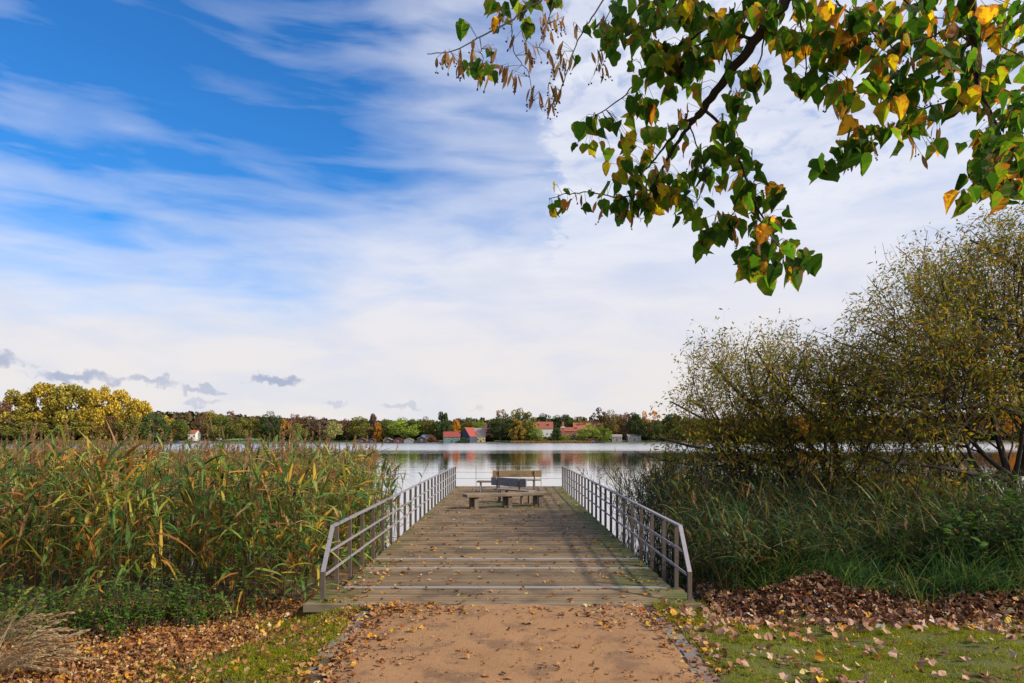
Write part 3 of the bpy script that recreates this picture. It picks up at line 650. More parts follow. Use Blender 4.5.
# ---------------------------------------------------------------- lime tree overhead
m, t = newmat('lime_leaf'); geo = t.n('ShaderNodeNewGeometry'); r = geo.outputs['Random Per Island']; P = t.n('ShaderNodeTexCoord').outputs['Object']
base = t.ramp(r, [(0, (.016, .042, .006)), (.35, (.028, .075, .008)), (.62, (.05, .12, .010)), (.84, (.10, .17, .012)), (.90, (.40, .30, .01)), (.96, (.45, .22, .015)), (1, (.28, .09, .02))])
rim = t.n('ShaderNodeAttribute', attribute_name='rim').outputs['Fac']
n = t.noise(P, 26., 4, .6)
br = t.sm(t.m('ADD', t.m('ADD', t.m('MULTIPLY', rim, .28), n), t.m('MULTIPLY', r, .22)), .86, .97)
c = t.mix(br, base, (.24, .085, .02)); c = t.mix(t.sm(t.noise(P, 9., 3), .56, .72, 0., .5), c, (.30, .27, .02))
c = t.mix(t.sm(t.noise(P, 60., 2), .68, .73), c, (.03, .015, .008))
vein = t.m('MULTIPLY', t.m('ABSOLUTE', t.n('ShaderNodeAttribute', attribute_name='rim').outputs['Fac']), 1.)
M_lime = finish(m, t, c, .6, n, .3, .01, spec=.15, trans=(.62, t.mix(1., c, (2.5, 2.5, 1.1), 'MULTIPLY')))
M_lbark = plain('lime_bark', (.04, .032, .028), .9, .35, 16., bstr=.6)
M_bract = leafmat('lime_bract', [(0, (.13, .06, .025)), (.5, (.26, .13, .055)), (1, (.40, .24, .11))], .45, .7, 1.7)
lime = empty('lime_tree', (4.6, -1.4, 0)); tag(lime, 'lime tree whose autumn branches of green and yellow leaves hang in from above', 'tree')
LO = np.array(lime.location)
def dep(px, py): return 3.15+.2*math.sin(px*.013)+.15*math.sin(py*.021+px*.006)-.15*(px-700)/300
def W3(px, py, off=0.): return np.array(at(px, py, dep(px, py)+off))-LO
tw = []   # every twig point, for leaf stalks
def spline(pts, n=6):
    P = np.array(pts, float); out = []
    for i in range(len(P)-1):
        p0 = P[max(i-1, 0)]; p1 = P[i]; p2 = P[i+1]; p3 = P[min(i+2, len(P)-1)]
        for k in range(n):
            u = k/n; out.append(.5*((2*p1)+(-p0+p2)*u+(2*p0-5*p1+4*p2-p3)*u*u+(-p0+3*p1-3*p2+p3)*u**3))
    out.append(P[-1]); return np.array(out)
bb = MB()
def twig(pts, r0, r1, jit=.5):
    s = spline(pts, 5); s[1:-1] += rng.normal(0, jit, s[1:-1].shape)
    W_ = np.array([W3(a, b_) for a, b_ in s]); bb.tube(W_, np.linspace(r0, r1, len(W_)), 6, True); tw.extend([(a, b_, w) for (a, b_), w in zip(s, W_)])
# limbs from the trunk to where the branches enter the view
ent = {k: W3(*v) for k, v in {'m': (815, -40), 'v': (976, -40), 't': (690, -60), 'l': (575, -70), 'r': (1080, 60), 'c': (880, -50)}.items()}
fork = np.array((-1.2, 3.2, 6.6)); top_ = np.array((0., 0., 5.2))
trk = MB().tube(spline([(0, 0, -.3), (.05, .02, 1.2), (-.02, .05, 3.2), (0, 0, 5.4), (.15, -.1, 8.), (.1, 0, 10.)], 5), np.linspace(.27, .09, 26), 12); trk.build('trunk', M_lbark, lime, True)
limb = MB()
limb.tube(spline([top_, (-.6, 1.2, 5.9), (-1.3, 2.6, 5.9), ent['m']+np.array((.5, 0, .9)), ent['m']], 5), np.linspace(.10, .024, 21), 8)
limb.tube(spline([(-1.0, 1.9, 5.95), ent['v']+np.array((.3, -.1, 1.0)), ent['v']], 5), np.linspace(.05, .019, 11), 8)
limb.tube(spline([(-1.3, 2.6, 5.9), ent['t']+np.array((.7, 0, .7)), ent['t']], 5), np.linspace(.04, .009, 11), 6)
limb.tube(spline([ent['t']+np.array((.7, 0, .7)), ent['l']+np.array((.4, 0, .3)), ent['l']], 5), np.linspace(.014, .006, 11), 6)
limb.tube(spline([(-1.0, 1.9, 5.95), ent['r']+np.array((.2, -.2, 1.2)), ent['r']], 5), np.linspace(.03, .01, 11), 6)
limb.tube(spline([ent['v']+np.array((.3, -.1, 1.0)), ent['c']+np.array((.1, 0, .3)), ent['c']], 5), np.linspace(.02, .008, 11), 6)
limb.build('limb', M_lbark, lime, True)
twig([(815, -40), (790, -6), (770, 22), (742, 58), (716, 92), (697, 116)], .029, .019, .8)
twig([(697, 116), (685, 132), (672, 152), (660, 172), (652, 192)], .013, .005)
twig([(697, 116), (682, 126), (668, 142), (655, 158), (640, 176)], .009, .004)
twig([(752, 38), (728, 37), (705, 42), (688, 52), (682, 62)], .006, .003)
twig([(690, 40), (672, 50), (657, 62), (640, 78), (622, 98), (596, 115)], .006, .0025)
twig([(752, 40), (715, 25), (690, 40)], .007, .006)
twig([(610, -10), (592, 18), (580, 36), (570, 62), (562, 85), (553, 112)], .004, .0016)
twig([(575, -70), (545, -6), (524, 10), (505, 24), (482, 36), (455, 50), (427, 54)], .006, .0018)
twig([(575, -70), (610, -10)], .005, .004)
twig([(620, -20), (606, 20), (600, 45), (598, 66)], .003, .0012)
twig([(642, 80), (640, 60)], .002, .0012)
twig([(556, -20), (549, 18), (540, 45), (536, 48)], .003, .0014)
twig([(512, 20), (512, 40), (516, 56), (528, 72), (532, 100)], .0028, .0012)
twig([(480, 38), (482, 58), (484, 75)], .0025, .0012)
twig([(652, 190), (620, 197), (590, 192), (565, 194), (549, 199)], .004, .0018)
twig([(652, 190), (655, 205), (640, 222)], .003, .0015)
twig([(705, 110), (722, 126), (733, 142), (742, 165), (750, 192), (762, 216), (768, 232), (784, 252), (802, 268)], .008, .002)
twig([(752, 196), (735, 212), (718, 222), (705, 240)], .003, .0014)
twig([(768, 232), (758, 250), (748, 266)], .0025, .0012)
twig([(784, 252), (782, 268), (775, 280)], .0025, .0012)
twig([(690, 125), (698, 150), (706, 175), (700, 195), (690, 215)], .004, .0015)
twig([(976, -40), (972, 10), (974, 50), (976, 76), (978, 92)], .019, .012, .6)
twig([(978, 60), (955, 96), (925, 108), (905, 122), (888, 131), (860, 148), (822, 168)], .005, .0016)
twig([(925, 108), (905, 104), (890, 98), (876, 88)], .003, .0014)
twig([(976, 88), (990, 110), (1002, 140), (1000, 170), (975, 196)], .008, .002)
twig([(976, 30), (1000, 45), (1030, 60)], .005, .003)
twig([(974, 45), (950, 30), (930, 38), (905, 45), (885, 62)], .005, .002)
twig([(880, -50), (872, 5), (850, 28), (838, 50), (825, 78)], .007, .0022)
twig([(880, -50), (905, 0), (925, 14), (945, 20)], .006, .002)
twig([(790, -6), (800, 20), (806, 55), (804, 88)], .005, .002)
twig([(815, -40), (835, 0), (860, 20), (880, 40)], .006, .002)
twig([(690, -60), (680, -10), (668, 12), (650, 22)], .006, .0025)
twig([(680, -10), (652, -6), (632, 12), (612, 32)], .0045, .002)
twig([(765, 28), (760, 60), (745, 80), (738, 98)], .004, .0018)
twig([(1080, 60), (1040, 100), (1012, 150), (1008, 186)], .01, .003)
bb.build('branch', M_lbark, lime, True)
TP = np.array([(a, b_) for a, b_, w in tw]); TW = np.array([w for a, b_, w in tw])
# heart shaped leaf outline (u along the midrib, v across)
out_ = np.array([(0, 0), (-.07, .22), (.02, .42), (.20, .54), (.42, .50), (.64, .36), (.82, .17), (1.02, 0)])
ring = np.concatenate([out_, out_[1:-1][::-1]*np.array((1, -1))])
def leaf(b, base, d, nrm, L, fold, curl):
    d = d/np.linalg.norm(d); s = np.cross(nrm, d); s /= np.linalg.norm(s); nn = np.cross(d, s)
    def P_(u, v, k=1.): return base+d*(u*L)+s*(v*L*.95*math.cos(fold))+nn*(abs(v)*L*math.sin(fold)-curl*L*u*u+.03*L*math.sin(9*u+5*v)*k)
    R_ = [P_(u, v) for u, v in ring]; n = len(ring)
    mid = [P_(.12, 0, 0), P_(.42, 0, 0), P_(.72, 0, 0)]
    q_ = rng.normal(0, .035*L, (len(R_), 3)); q_[0] = 0; R_ = [p+q for p, q in zip(R_, q_)]; V = R_+mid; att = [1.]*n+[0, 0, 0]
    a, m_, c_ = n, n+1, n+2; N7 = 7
    f = [(0, 1, a), (1, 2, a), (2, 3, m_, a), (3, 4, m_), (4, 5, c_, m_), (5, 6, c_), (6, 7, c_), (7, 8, c_), (8, 9, c_), (9, 10, m_, c_), (10, 11, m_), (11, 12, a, m_), (12, 13, a), (13, 0, a)]
    b.add(V, f=f, att=att)
lv, pet, brk, seed = MB(), MB(), MB(), MB()
clusters = [(468, 18, 5, 4, 1), (484, 62, 14, 10, 4), (478, 72, 12, 8, 3), (500, 12, 12, 8, 4), (527, 22, 4, 4, 2), (512, 0, 15, 6, 3), (548, 0, 14, 6, 3), (596, 24, 8, 8, 3), (612, 40, 6, 6, 2), (574, 56, 3, 3, 1), (630, 25, 14, 12, 5), (645, 8, 22, 10, 8), (655, 40, 18, 12, 7), (688, 8, 26, 14, 11), (660, 70, 28, 18, 12), (678, 50, 16, 12, 5), (700, 60, 14, 12, 4), (642, 105, 10, 14, 6), (596, 125, 16, 8, 6), (585, 140, 14, 6, 3), (625, 140, 8, 8, 3),
    (632, 160, 14, 12, 6), (645, 180, 20, 14, 9), (668, 190, 20, 14, 8), (615, 198, 26, 8, 8), (562, 200, 10, 7, 4), (700, 150, 12, 12, 5), (702, 175, 14, 12, 5), (690, 200, 14, 10, 5), (640, 205, 18, 8, 5), (665, 130, 10, 10, 4), (720, 20, 24, 16, 10), (715, 52, 16, 14, 5), (745, 72, 12, 8, 4), (738, 95, 10, 8, 3), (742, 110, 8, 8, 2), (745, 10, 18, 12, 6), (780, 5, 24, 10, 8), (800, 40, 12, 14, 5), (803, 72, 10, 14, 5), (828, 30, 22, 22, 12), (830, 68, 14, 14, 6), (838, 88, 10, 8, 3), (862, 8, 26, 12, 9), (868, 48, 22, 18, 10), (878, 82, 18, 14, 7), (905, 35, 22, 16, 10), (905, 70, 20, 12, 6), (895, 100, 12, 8, 3), (940, 10, 22, 14, 9), (938, 45, 18, 16, 7), (955, 75, 12, 14, 4), (985, 20, 22, 16, 9), (1012, 20, 18, 20, 8), (1000, 62, 20, 14, 8), (985, 90, 18, 12, 7), (1010, 108, 16, 16, 8), (990, 128, 16, 12, 6), (1012, 145, 14, 12, 6), (1000, 165, 18, 12, 7), (985, 182, 14, 8, 4), (1012, 185, 12, 10, 5), (970, 196, 8, 5, 2), (958, 100, 10, 6, 3), (930, 112, 10, 6, 3), (932, 145, 4, 6, 1), (908, 118, 10, 6, 3), (885, 128, 12, 8, 4), (868, 140, 12, 8, 5), (846, 150, 10, 7, 4), (822, 162, 5, 5, 2),
    (722, 128, 10, 10, 4), (738, 150, 10, 10, 4), (750, 168, 8, 8, 3), (742, 190, 12, 8, 4), (760, 198, 10, 8, 4), (775, 190, 10, 6, 2), (735, 218, 8, 6, 2), (715, 226, 10, 7, 3), (705, 240, 8, 6, 3), (760, 225, 8, 8, 3), (774, 222, 10, 8, 3), (782, 240, 12, 7, 4), (802, 258, 8, 5, 3), (785, 262, 8, 6, 2), (750, 252, 10, 6, 3), (742, 265, 8, 4, 2), (775, 270, 8, 5, 3), (915, 20, 60, 20, 10), (780, 30, 16, 14, 4), (850, 110, 20, 12, 4), (960, 60, 20, 20, 6), (990, 150, 14, 20, 6), (1018, 90, 10, 30, 6), (920, 85, 20, 12, 4)]
def nearest(px, py):
    i = int(np.argmin((TP[:, 0]-px)**2+((TP[:, 1]-py)*1.1)**2+np.where(TP[:, 1] > py+3, 150, 0))); return TP[i], TW[i]
for cx, cy, rx, ry, n_ in clusters:
    for k in range(int(n_*((2.0 if cx > 760 and cy < 110 else 2.5) if cx > 620 else 1.9)+.5)):
        px, py = cx+rng.normal(0, rx*.8), cy+rng.normal(0, ry*.7); _, w = nearest(px, py)
        base = np.array(at(px, py, dep(px, py)+rng.normal(0, .10)))-LO; dv = base-w
        if np.linalg.norm(dv) > .45: base = w+dv/np.linalg.norm(dv)*.45
        mid_ = (base+w)/2+np.array((0, 0, .02)); pet.tube([w, mid_, base], .0011, 3, False)
        a = rng.uniform(0, 2*math.pi); d = np.array((math.cos(a)*.55, math.sin(a)*.45, -rng.uniform(.5, 1.3)))
        nr = unit(1)[0]; nr[2] = abs(nr[2])*.5; nr[1] -= .6
        leaf(lv, base, d, nr, rng.uniform(.05, .098)*(.85 if px < 600 else 1), rng.uniform(.1, 1.0), rng.uniform(-.25, .6))
lv.build('foliage', M_lime, lime, False, 'rim')
# papery bracts and seed balls
pods = [(440, 58), (450, 62), (458, 66), (463, 60), (472, 52), (485, 75), (492, 50), (500, 68), (508, 75), (516, 78), (527, 55), (534, 48), (548, 60), (555, 92), (553, 100), (560, 70), (565, 62), (545, 30), (540, 22), (556, 18), (560, 25), (536, 100), (532, 88), (497, 20), (514, 40), (578, 30), (597, 62), (600, 70), (565, 52), (550, 108), (610, 20), (648, 25), (650, 190), (660, 180), (655, 205), (640, 195), (652, 170), (668, 160), (690, 165), (707, 185), (622, 215), (632, 218), (600, 205), (577, 203), (720, 215), (728, 222), (712, 232), (735, 238), (758, 222), (765, 245), (745, 205), (737, 95), (728, 55), (800, 30), (820, 40), (850, 12), (860, 30), (890, 50), (880, 30), (905, 60), (912, 95), (940, 60), (955, 50), (930, 92), (905, 130), (940, 130), (920, 150), (985, 55), (965, 30), (995, 40), (985, 110), (870, 150), (848, 160), (850, 60), (832, 100), (770, 15), (700, 25), (672, 55), (690, 110), (680, 118)]
for px, py in pods:
    _, w = nearest(px, py); m_ = 3 if px > 600 else 4
    for k in range(m_):
        base = np.array(at(px+rng.normal(0, 4), py+rng.normal(0, 4)-5, dep(px, py)+rng.normal(0, .06)))-LO
        dv = base-w
        if np.linalg.norm(dv) > .3: base = w+dv/np.linalg.norm(dv)*.3
        pet.tube([w, base], .0009, 3, False); a = rng.uniform(0, 6.28); d = np.array((math.cos(a)*.35, math.sin(a)*.3, -1.))
        brk.strips(base[None], d[None], unit(1, -.2, .2), rng.uniform(.05, .085), rng.uniform(.013, .02), 4, .05, None, rng.uniform(-.08, .12, 1))
        if rng.uniform() < .8:
            e1 = base+d*rng.uniform(.05, .09)+rng.normal(0, .006, 3); pet.tube([base+d*.03, e1], .0006, 3, False)
            for kk in range(2):
                c_ = e1+rng.normal(0, .006, 3); rr_ = .0042
                pts = [c_+np.array((0, 0, z)) for z in (-rr_, -rr_*.5, rr_*.5, rr_)]; seed.tube(pts, [.0008, rr_*.9, rr_*.9, .0008], 6)
pet.build('stalks', M_lbark, lime); tag(brk.build('bracts', M_bract, lime), kind='stuff'); tag(seed.build('seeds', M_lbark, lime), kind='stuff')

# ---------------------------------------------------------------- far shore
m, t = newmat('far_foliage'); oi = t.n('ShaderNodeObjectInfo').outputs['Color']; r = t.n('ShaderNodeNewGeometry').outputs['Random Per Island']
c = t.mix(1., oi, t.ramp(r, [(0, (.6, .65, .65)), (.5, (1.35, 1.35, 1.25)), (1, (2.3, 2.1, 1.7))]), 'MULTIPLY')
M_far = finish(m, t, c, .8, spec=.1, trans=(.3, c)); M_ftrunk = plain('far_bark', (.12, .10, .085), .9, .3, 1.)
def crown_mesh(kind, seed):
    """unit tree: height 1, crown width 1 at full size; quads scattered in leaf clumps"""
    r = np.random.default_rng(seed); b = MB(); cl = []
    if kind == 'round': 
        for k in range(34):
            v = r.normal(0, 1, 3); v /= np.linalg.norm(v); q = r.uniform(.45, 1)**.5; cl.append((v*np.array((.40, .40, .38))*q+np.array((0, 0, .58)), r.uniform(.10, .17)))
    elif kind == 'tall':
        for k in range(64):
            z = r.uniform(.10, .95); w = .40*math.sin(min(1, (z-.05)/.95*.9+.12)*math.pi)**.55; a = r.uniform(0, 6.28); q = r.uniform(.3, 1)**.5; cl.append((np.array((math.cos(a)*w*q, math.sin(a)*w*q, z*.92)), r.uniform(.08, .13)))
    elif kind == 'airy':
        for k in range(26):
            v = r.normal(0, 1, 3); v /= np.linalg.norm(v); q = r.uniform(.3, 1)**.5; cl.append((v*np.array((.42, .42, .36))*q+np.array((0, 0, .62)), r.uniform(.06, .11)))
    elif kind == 'bush':
        for k in range(24):
            v = r.normal(0, 1, 3); v /= np.linalg.norm(v); v[2] = abs(v[2]); cl.append((v*np.array((.42, .42, .8))*r.uniform(.5, 1)+np.array((0, 0, .06)), r.uniform(.10, .17)))
    for c_, s in cl:
        n = 130 if kind != 'airy' else 60
        v = r.normal(0, 1, (n, 3)); v /= np.linalg.norm(v, axis=1)[:, None]; p = c_+v*s*(r.uniform(.4, 1.05, n)**.6)[:, None]*np.array((1, 1, .8))
        u = r.normal(0, 1, (n, 3)); u /= np.linalg.norm(u, axis=1)[:, None]; w = np.cross(u, r.normal(0, 1, (n, 3))); w /= np.linalg.norm(w, axis=1)[:, None]
        z = r.uniform(.009, .019, n)[:, None]; V = np.stack([p-u*z-w*z, p+u*z-w*z*.7, p+u*z+w*z, p-u*z*.8+w*z], 1).reshape(-1, 3)
        b.add(V, np.arange(n*4).reshape(-1, 4))
    me = b.mesh('crown'); me.materials.append(M_far)
    tb = MB(); tb.tube([(0, 0, -.02), (.01, 0, .3), (0, .01, .75)], [.014, .011, .004], 6)
    for k in range(9):
        a = r.uniform(0, 6.28); z = r.uniform(.25, .6); tb.tube([(0, 0, z), (math.cos(a)*.16, math.sin(a)*.16, z+.15), (math.cos(a)*.30, math.sin(a)*.30, z+.3)], [.006, .004, .002], 4)
    tm = tb.mesh('trunk'); tm.materials.append(M_ftrunk); return me, tm
CM = {k: [crown_mesh(k, s*10+i) for i in range(3)] for s, k in enumerate(('round', 'tall', 'airy', 'bush'))}
YEL = (.34, .25, .035); YEL2 = (.26, .215, .04); OLV = (.14, .135, .03); GRN = (.09, .11, .024); DGR = (.05, .075, .025); BRN = (.15, .085, .045); RED = (.16, .075, .055); ORG = (.42, .20, .03); PAL = (.23, .22, .085); BGR = (.17, .22, .035); PUR = (.11, .075, .075)
T = [  # px, top y, width px, kind, colour, distance, label
 (20, 389, 34, 'tall', YEL2, 425, 'yellow poplar, first from the left edge of the tall golden group'),
 (46, 382, 38, 'tall', YEL, 428, 'golden poplar, second from the left in the tall group'),
 (72, 382, 36, 'tall', YEL2, 426, 'golden poplar, third from the left in the tall group, before the gap'),
 (100, 385, 26, 'tall', YEL, 424, 'bright yellow poplar just right of the gap in the tall group'),
 (120, 389, 26, 'tall', YEL, 428, 'bright yellow poplar, second from the right end of the tall group'),
 (138, 397, 24, 'tall', YEL, 424, 'lowest bright yellow poplar, right end of the tall group'),
 (2, 402, 24, 'round', BRN, 418, 'brownish tree at the very left edge of the far shore'),
 (24, 417, 36, 'round', OLV, 416, 'olive tree at the foot of the leftmost golden poplars'),
 (62, 416, 36, 'round', OLV, 415, 'broad olive tree under the middle golden poplars'),
 (90, 422, 20, 'round', YEL2, 417, 'small dull yellow tree below the gap between the golden poplars'),
 (114, 416, 20, 'airy', BRN, 416, 'thin brown tree in front of the yellow poplars'),
 (134, 417, 24, 'round', OLV, 415, 'olive tree at the right end of the golden poplars'),
 (153, 415, 20, 'round', DGR, 418, 'dark green tree just right of the golden poplars'),
 (90, 433, 14, 'bush', PAL, 414, 'pale rounded waterside bush below the golden poplars'),
 (169, 417, 18, 'round', YEL, 535, 'yellow tree between the dark green tree and the small white house'),
 (178, 420, 18, 'round', GRN, 525, 'green round tree just left of the small white house'),
 (202, 412, 16, 'airy', BRN, 545, 'bare brown tree rising behind the small white house'),
 (215, 412, 22, 'round', YEL2, 570, 'yellow tree behind the lawn right of the white house'),
 (222, 417, 24, 'round', GRN, 540, 'dark green tree above the left end of the shore lawn'),
 (230, 411, 12, 'airy', RED, 560, 'reddish bare crowned tree above the shore lawn'),
 (240, 418, 22, 'round', OLV, 538, 'olive tree above the right end of the shore lawn'),
 (255, 419, 16, 'round', OLV, 545, 'plain olive tree left of the tall dark green pair'),
 (272, 414, 20, 'round', DGR, 540, 'tall dark green tree in the middle of the left shore'),
 (285, 419, 14, 'airy', ORG, 545, 'orange tinged tree right of the tall dark green tree'),
 (296, 415, 18, 'airy', RED, 552, 'rusty bare crowned tree, left one of the rusty pair'),
 (309, 416, 18, 'airy', BRN, 550, 'brown bare crowned tree, right one of the rusty pair'),
 (300, 424, 18, 'round', OLV, 536, 'low olive tree in front of the rusty pair'),
 (320, 418, 16, 'airy', PUR, 552, 'purplish bare tree behind the pale willow'),
 (333, 423, 18, 'round', PAL, 534, 'pale silvery willow on the far shore'),
 (347, 418, 15, 'airy', RED, 548, 'reddish brown tree right of the pale willow'),
 (360, 418, 20, 'round', OLV, 542, 'olive tree left of the narrow orange pair'),
 (373, 413, 9, 'tall', PUR, 548, 'narrow bare pointed poplar above the orange tree'),
 (378, 422, 9, 'tall', ORG, 540, 'narrow bright orange tree below the pointed poplar'),
 (387, 421, 14, 'round', GRN, 545, 'green tree right of the bright orange tree'),
 (404, 420, 28, 'round', BGR, 536, 'broad yellow green tree above the boathouses'),
 (399, 418, 13, 'airy', BRN, 560, 'thin brown top showing behind the broad yellow green tree'),
 (415, 420, 16, 'round', GRN, 545, 'green tree right of the broad yellow green tree'),
 (426, 419, 16, 'round', OLV, 548, 'olive tree second left of the tall dark column tree'),
 (436, 423, 12, 'round', GRN, 542, 'low green tree beside the tall dark column tree'),
 (443, 411, 15, 'tall', DGR, 538, 'tall dark green column shaped tree left of the red roofed houses'),
 (456, 419, 9, 'tall', ORG, 542, 'slender orange tree right of the dark column tree'),
 (432, 433, 12, 'bush', RED, 532, 'dark red bush left of the red roofed shed'),
 (468, 422, 16, 'round', OLV, 580, 'olive tree behind the gabled house by the water'),
 (480, 422, 15, 'round', BGR, 575, 'yellow green tree behind the grey roof of the gabled house'),
 (462, 436, 11, 'bush', DGR, 524, 'dark green bush in front of the blue gable'),
 (501, 411, 20, 'airy', BRN, 545, 'big brown topped tree, left of the two largest by the water'),
 (500, 418, 24, 'round', DGR, 536, 'big dark green tree in front of the brown topped tree'),
 (522, 410, 24, 'round', OLV, 538, 'big rounded yellow olive tree, right of the two largest by the water'),
 (517, 419, 16, 'tall', (.2, .14, .03), 532, 'golden brown tree in front of the big rounded tree'),
 (536, 428, 13, 'round', BGR, 530, 'small yellow green tree left of the white walled house'),
 (545, 415, 24, 'round', DGR, 600, 'dark green tree behind the white walled house'),
 (562, 416, 24, 'round', DGR, 605, 'dark green tree behind the brick chimney'),
 (576, 419, 16, 'round', GRN, 600, 'green tree behind the left end of the long orange roof'),
 (556, 427, 9, 'tall', DGR, 532, 'narrow dark tree beside the white walled house'),
 (564, 432, 9, 'bush', BGR, 528, 'small bright green bush below the brick chimney'),
 (574, 429, 17, 'bush', PAL, 527, 'pale rounded willow bush below the long orange roof'),
 (192, 437, 12, 'bush', OLV, 519, 'low olive bush in front of the small white cottage'),
 (540, 435, 14, 'bush', OLV, 526, 'low olive bush below the white walled house'),
 (588, 426, 18, 'round', BGR, 527, 'bright green willow, left one of the two by the red boathouse'),
 (603, 427, 15, 'round', BGR, 526, 'bright green willow, right one of the two by the red boathouse'),
 (599, 409, 20, 'airy', PUR, 560, 'tall bare purplish tree behind the long orange roof'),
 (612, 413, 20, 'round', (.17, .12, .035), 550, 'brownish gold tree right of the long orange roof'),
 (625, 412, 18, 'airy', BRN, 548, 'brown tree above the grey shore houses'),
 (636, 414, 18, 'round', DGR, 545, 'dark green tree right of the grey shore houses'),
 (650, 411, 20, 'airy', ORG, 548, 'orange topped tree showing beside the left willow crown'),
 (652, 421, 20, 'round', DGR, 536, 'blue green tree below the orange topped tree'),
 (674, 415, 22, 'round', DGR, 540, 'first dark tree seen through the nearer willow'),
 (700, 417, 24, 'round', OLV, 540, 'olive far tree seen through the nearer willow'),
 (730, 416, 26, 'round', BRN, 545, 'brown far tree seen through the middle of the nearer willow'),
 (765, 417, 26, 'round', GRN, 545, 'green far tree seen through the middle of the nearer willow'),
 (800, 414, 26, 'round', ORG, 545, 'orange far tree seen between the two willows'),
 (838, 418, 28, 'round', OLV, 545, 'olive far tree seen between the willow stems'),
 (880, 416, 28, 'round', BRN, 545, 'brown far tree seen through the taller willow'),
 (925, 417, 30, 'round', YEL2, 545, 'yellow far tree seen through the taller willow'),
 (968, 408, 28, 'round', RED, 545, 'reddish far tree below the low limb of the taller willow'),
 (1005, 404, 30, 'round', ORG, 545, 'orange far tree at the right edge under the low limb'),
]
for k, (px, ty, w, kind, col, D, lab) in enumerate(T):
    x = (px-CX)*D/F; z = float(G(x, D)); hgt = H+(CY-ty)*D/F-z; ww = w*D/F*(1.5 if 'golden poplar' in lab or 'yellow poplar' in lab else 1.3); hgt *= 1.04
    cm, tm = CM[kind][k % 3]; nm = {'round': 'broadleaf_tree', 'tall': 'poplar_tree', 'airy': 'bare_tree', 'bush': 'waterside_bush'}[kind]
    e = empty(nm, (x, D, z), random.uniform(0, 6.28)); e.scale = (ww, ww, hgt); tag(e, lab, 'bush' if kind == 'bush' else 'tree', 'trees along the far shore')
    c_ = link('crown', cm, None, e); v = random.uniform(.85, 1.15); c_.color = (col[0]*v, col[1]*v, col[2]*v, 1); link('trunk', tm, None, e)

# woods on the hills behind
b = MB(); r = np.random.default_rng(5)
def wood_blob(x, y, h, w):
    z = float(G(x, y)); n = 110; v = r.normal(0, 1, (n, 3)); v /= np.linalg.norm(v, axis=1)[:, None]; v[:, 2] = np.abs(v[:, 2])
    p = np.array((x, y, z+h*.25))+v*np.array((w/2, w/2, h*.75))*r.uniform(.7, 1.05, n)[:, None]
    u = r.normal(0, 1, (n, 3)); u /= np.linalg.norm(u, axis=1)[:, None]; q = np.cross(u, r.normal(0, 1, (n, 3))); q /= np.linalg.norm(q, axis=1)[:, None]; s = w*.09
    b.add(np.stack([p-u*s-q*s, p+u*s-q*s, p+u*s+q*s, p-u*s+q*s], 1).reshape(-1, 3), np.arange(n*4).reshape(-1, 4))
for px in np.arange(-30, 1080, 4.2):
    D = 640+r.uniform(-25, 40)
    if px < 150: D = 540
    ty = np.interp(px, [-30, 0, 150, 200, 260, 330, 420, 480, 530, 600, 660, 800, 1060], [420, 418, 415, 414, 420, 423, 424, 422, 419, 419, 419, 418, 412])+r.normal(0, 1.6)
    x = (px-CX)*D/F; z = float(G(x, D)); wood_blob(x, D, max((H+(CY-ty)*D/F-z), 5), r.uniform(10, 16))
for px in np.arange(-30, 1080, 3.2):
    D = 1150+r.uniform(-60, 120); ty = np.interp(px, [-30, 150, 190, 260, 340, 440, 480, 500, 620, 1060], [424, 412, 412, 417, 421, 421, 418, 420, 421, 420])+r.normal(0, .7)
    x = (px-CX)*D/F; z = float(G(x, D)); wood_blob(x, D, max((H+(CY-ty)*D/F-z), 5), r.uniform(14, 24))
m, t = newmat('hill_foliage'); r_ = t.n('ShaderNodeNewGeometry').outputs['Random Per Island']; P = t.n('ShaderNodeNewGeometry').outputs['Position']
c = t.ramp(t.noise(P, .035, 3), [(.3, (.045, .055, .03)), (.45, (.075, .08, .03)), (.55, (.12, .08, .045)), (.68, (.11, .065, .055))])
c = t.mix(1., c, t.ramp(r_, [(0, (.6, .6, .6)), (1, (1.4, 1.35, 1.3))]), 'MULTIPLY')
tag(b.build('distant_wood', finish(m, t, c, .9, spec=.05)), 'dense autumn wood covering the hills behind the far shore', 'wood', kind='stuff')
# low understory hedge band right behind the shoreline, so trunks stand in shrubs
b = MB()
for px in np.arange(-25, 1080, 2.6):
    D = 420 if px < 158 else 545+r.uniform(-3, 12)
    if 208 < px < 262 or 183 < px < 198: D = 585
    x = (px-CX)*D/F; wood_blob(x, D+8, r.uniform(3, 6.5), r.uniform(5, 9))
m, t = newmat('shore_scrub'); r_ = t.n('ShaderNodeNewGeometry').outputs['Random Per Island']; P = t.n('ShaderNodeNewGeometry').outputs['Position']
c = t.ramp(t.noise(P, .05, 3), [(.3, (.02, .035, .014)), (.5, (.05, .065, .02)), (.62, (.10, .085, .03)), (.72, (.16, .09, .03))])
c = t.mix(1., c, t.ramp(r_, [(0, (.6, .6, .6)), (1, (1.4, 1.35, 1.3))]), 'MULTIPLY')
tag(b.build('shore_scrub', finish(m, t, c, .9, spec=.05)), 'continuous low scrub behind the far waterline', 'scrub', kind='stuff')
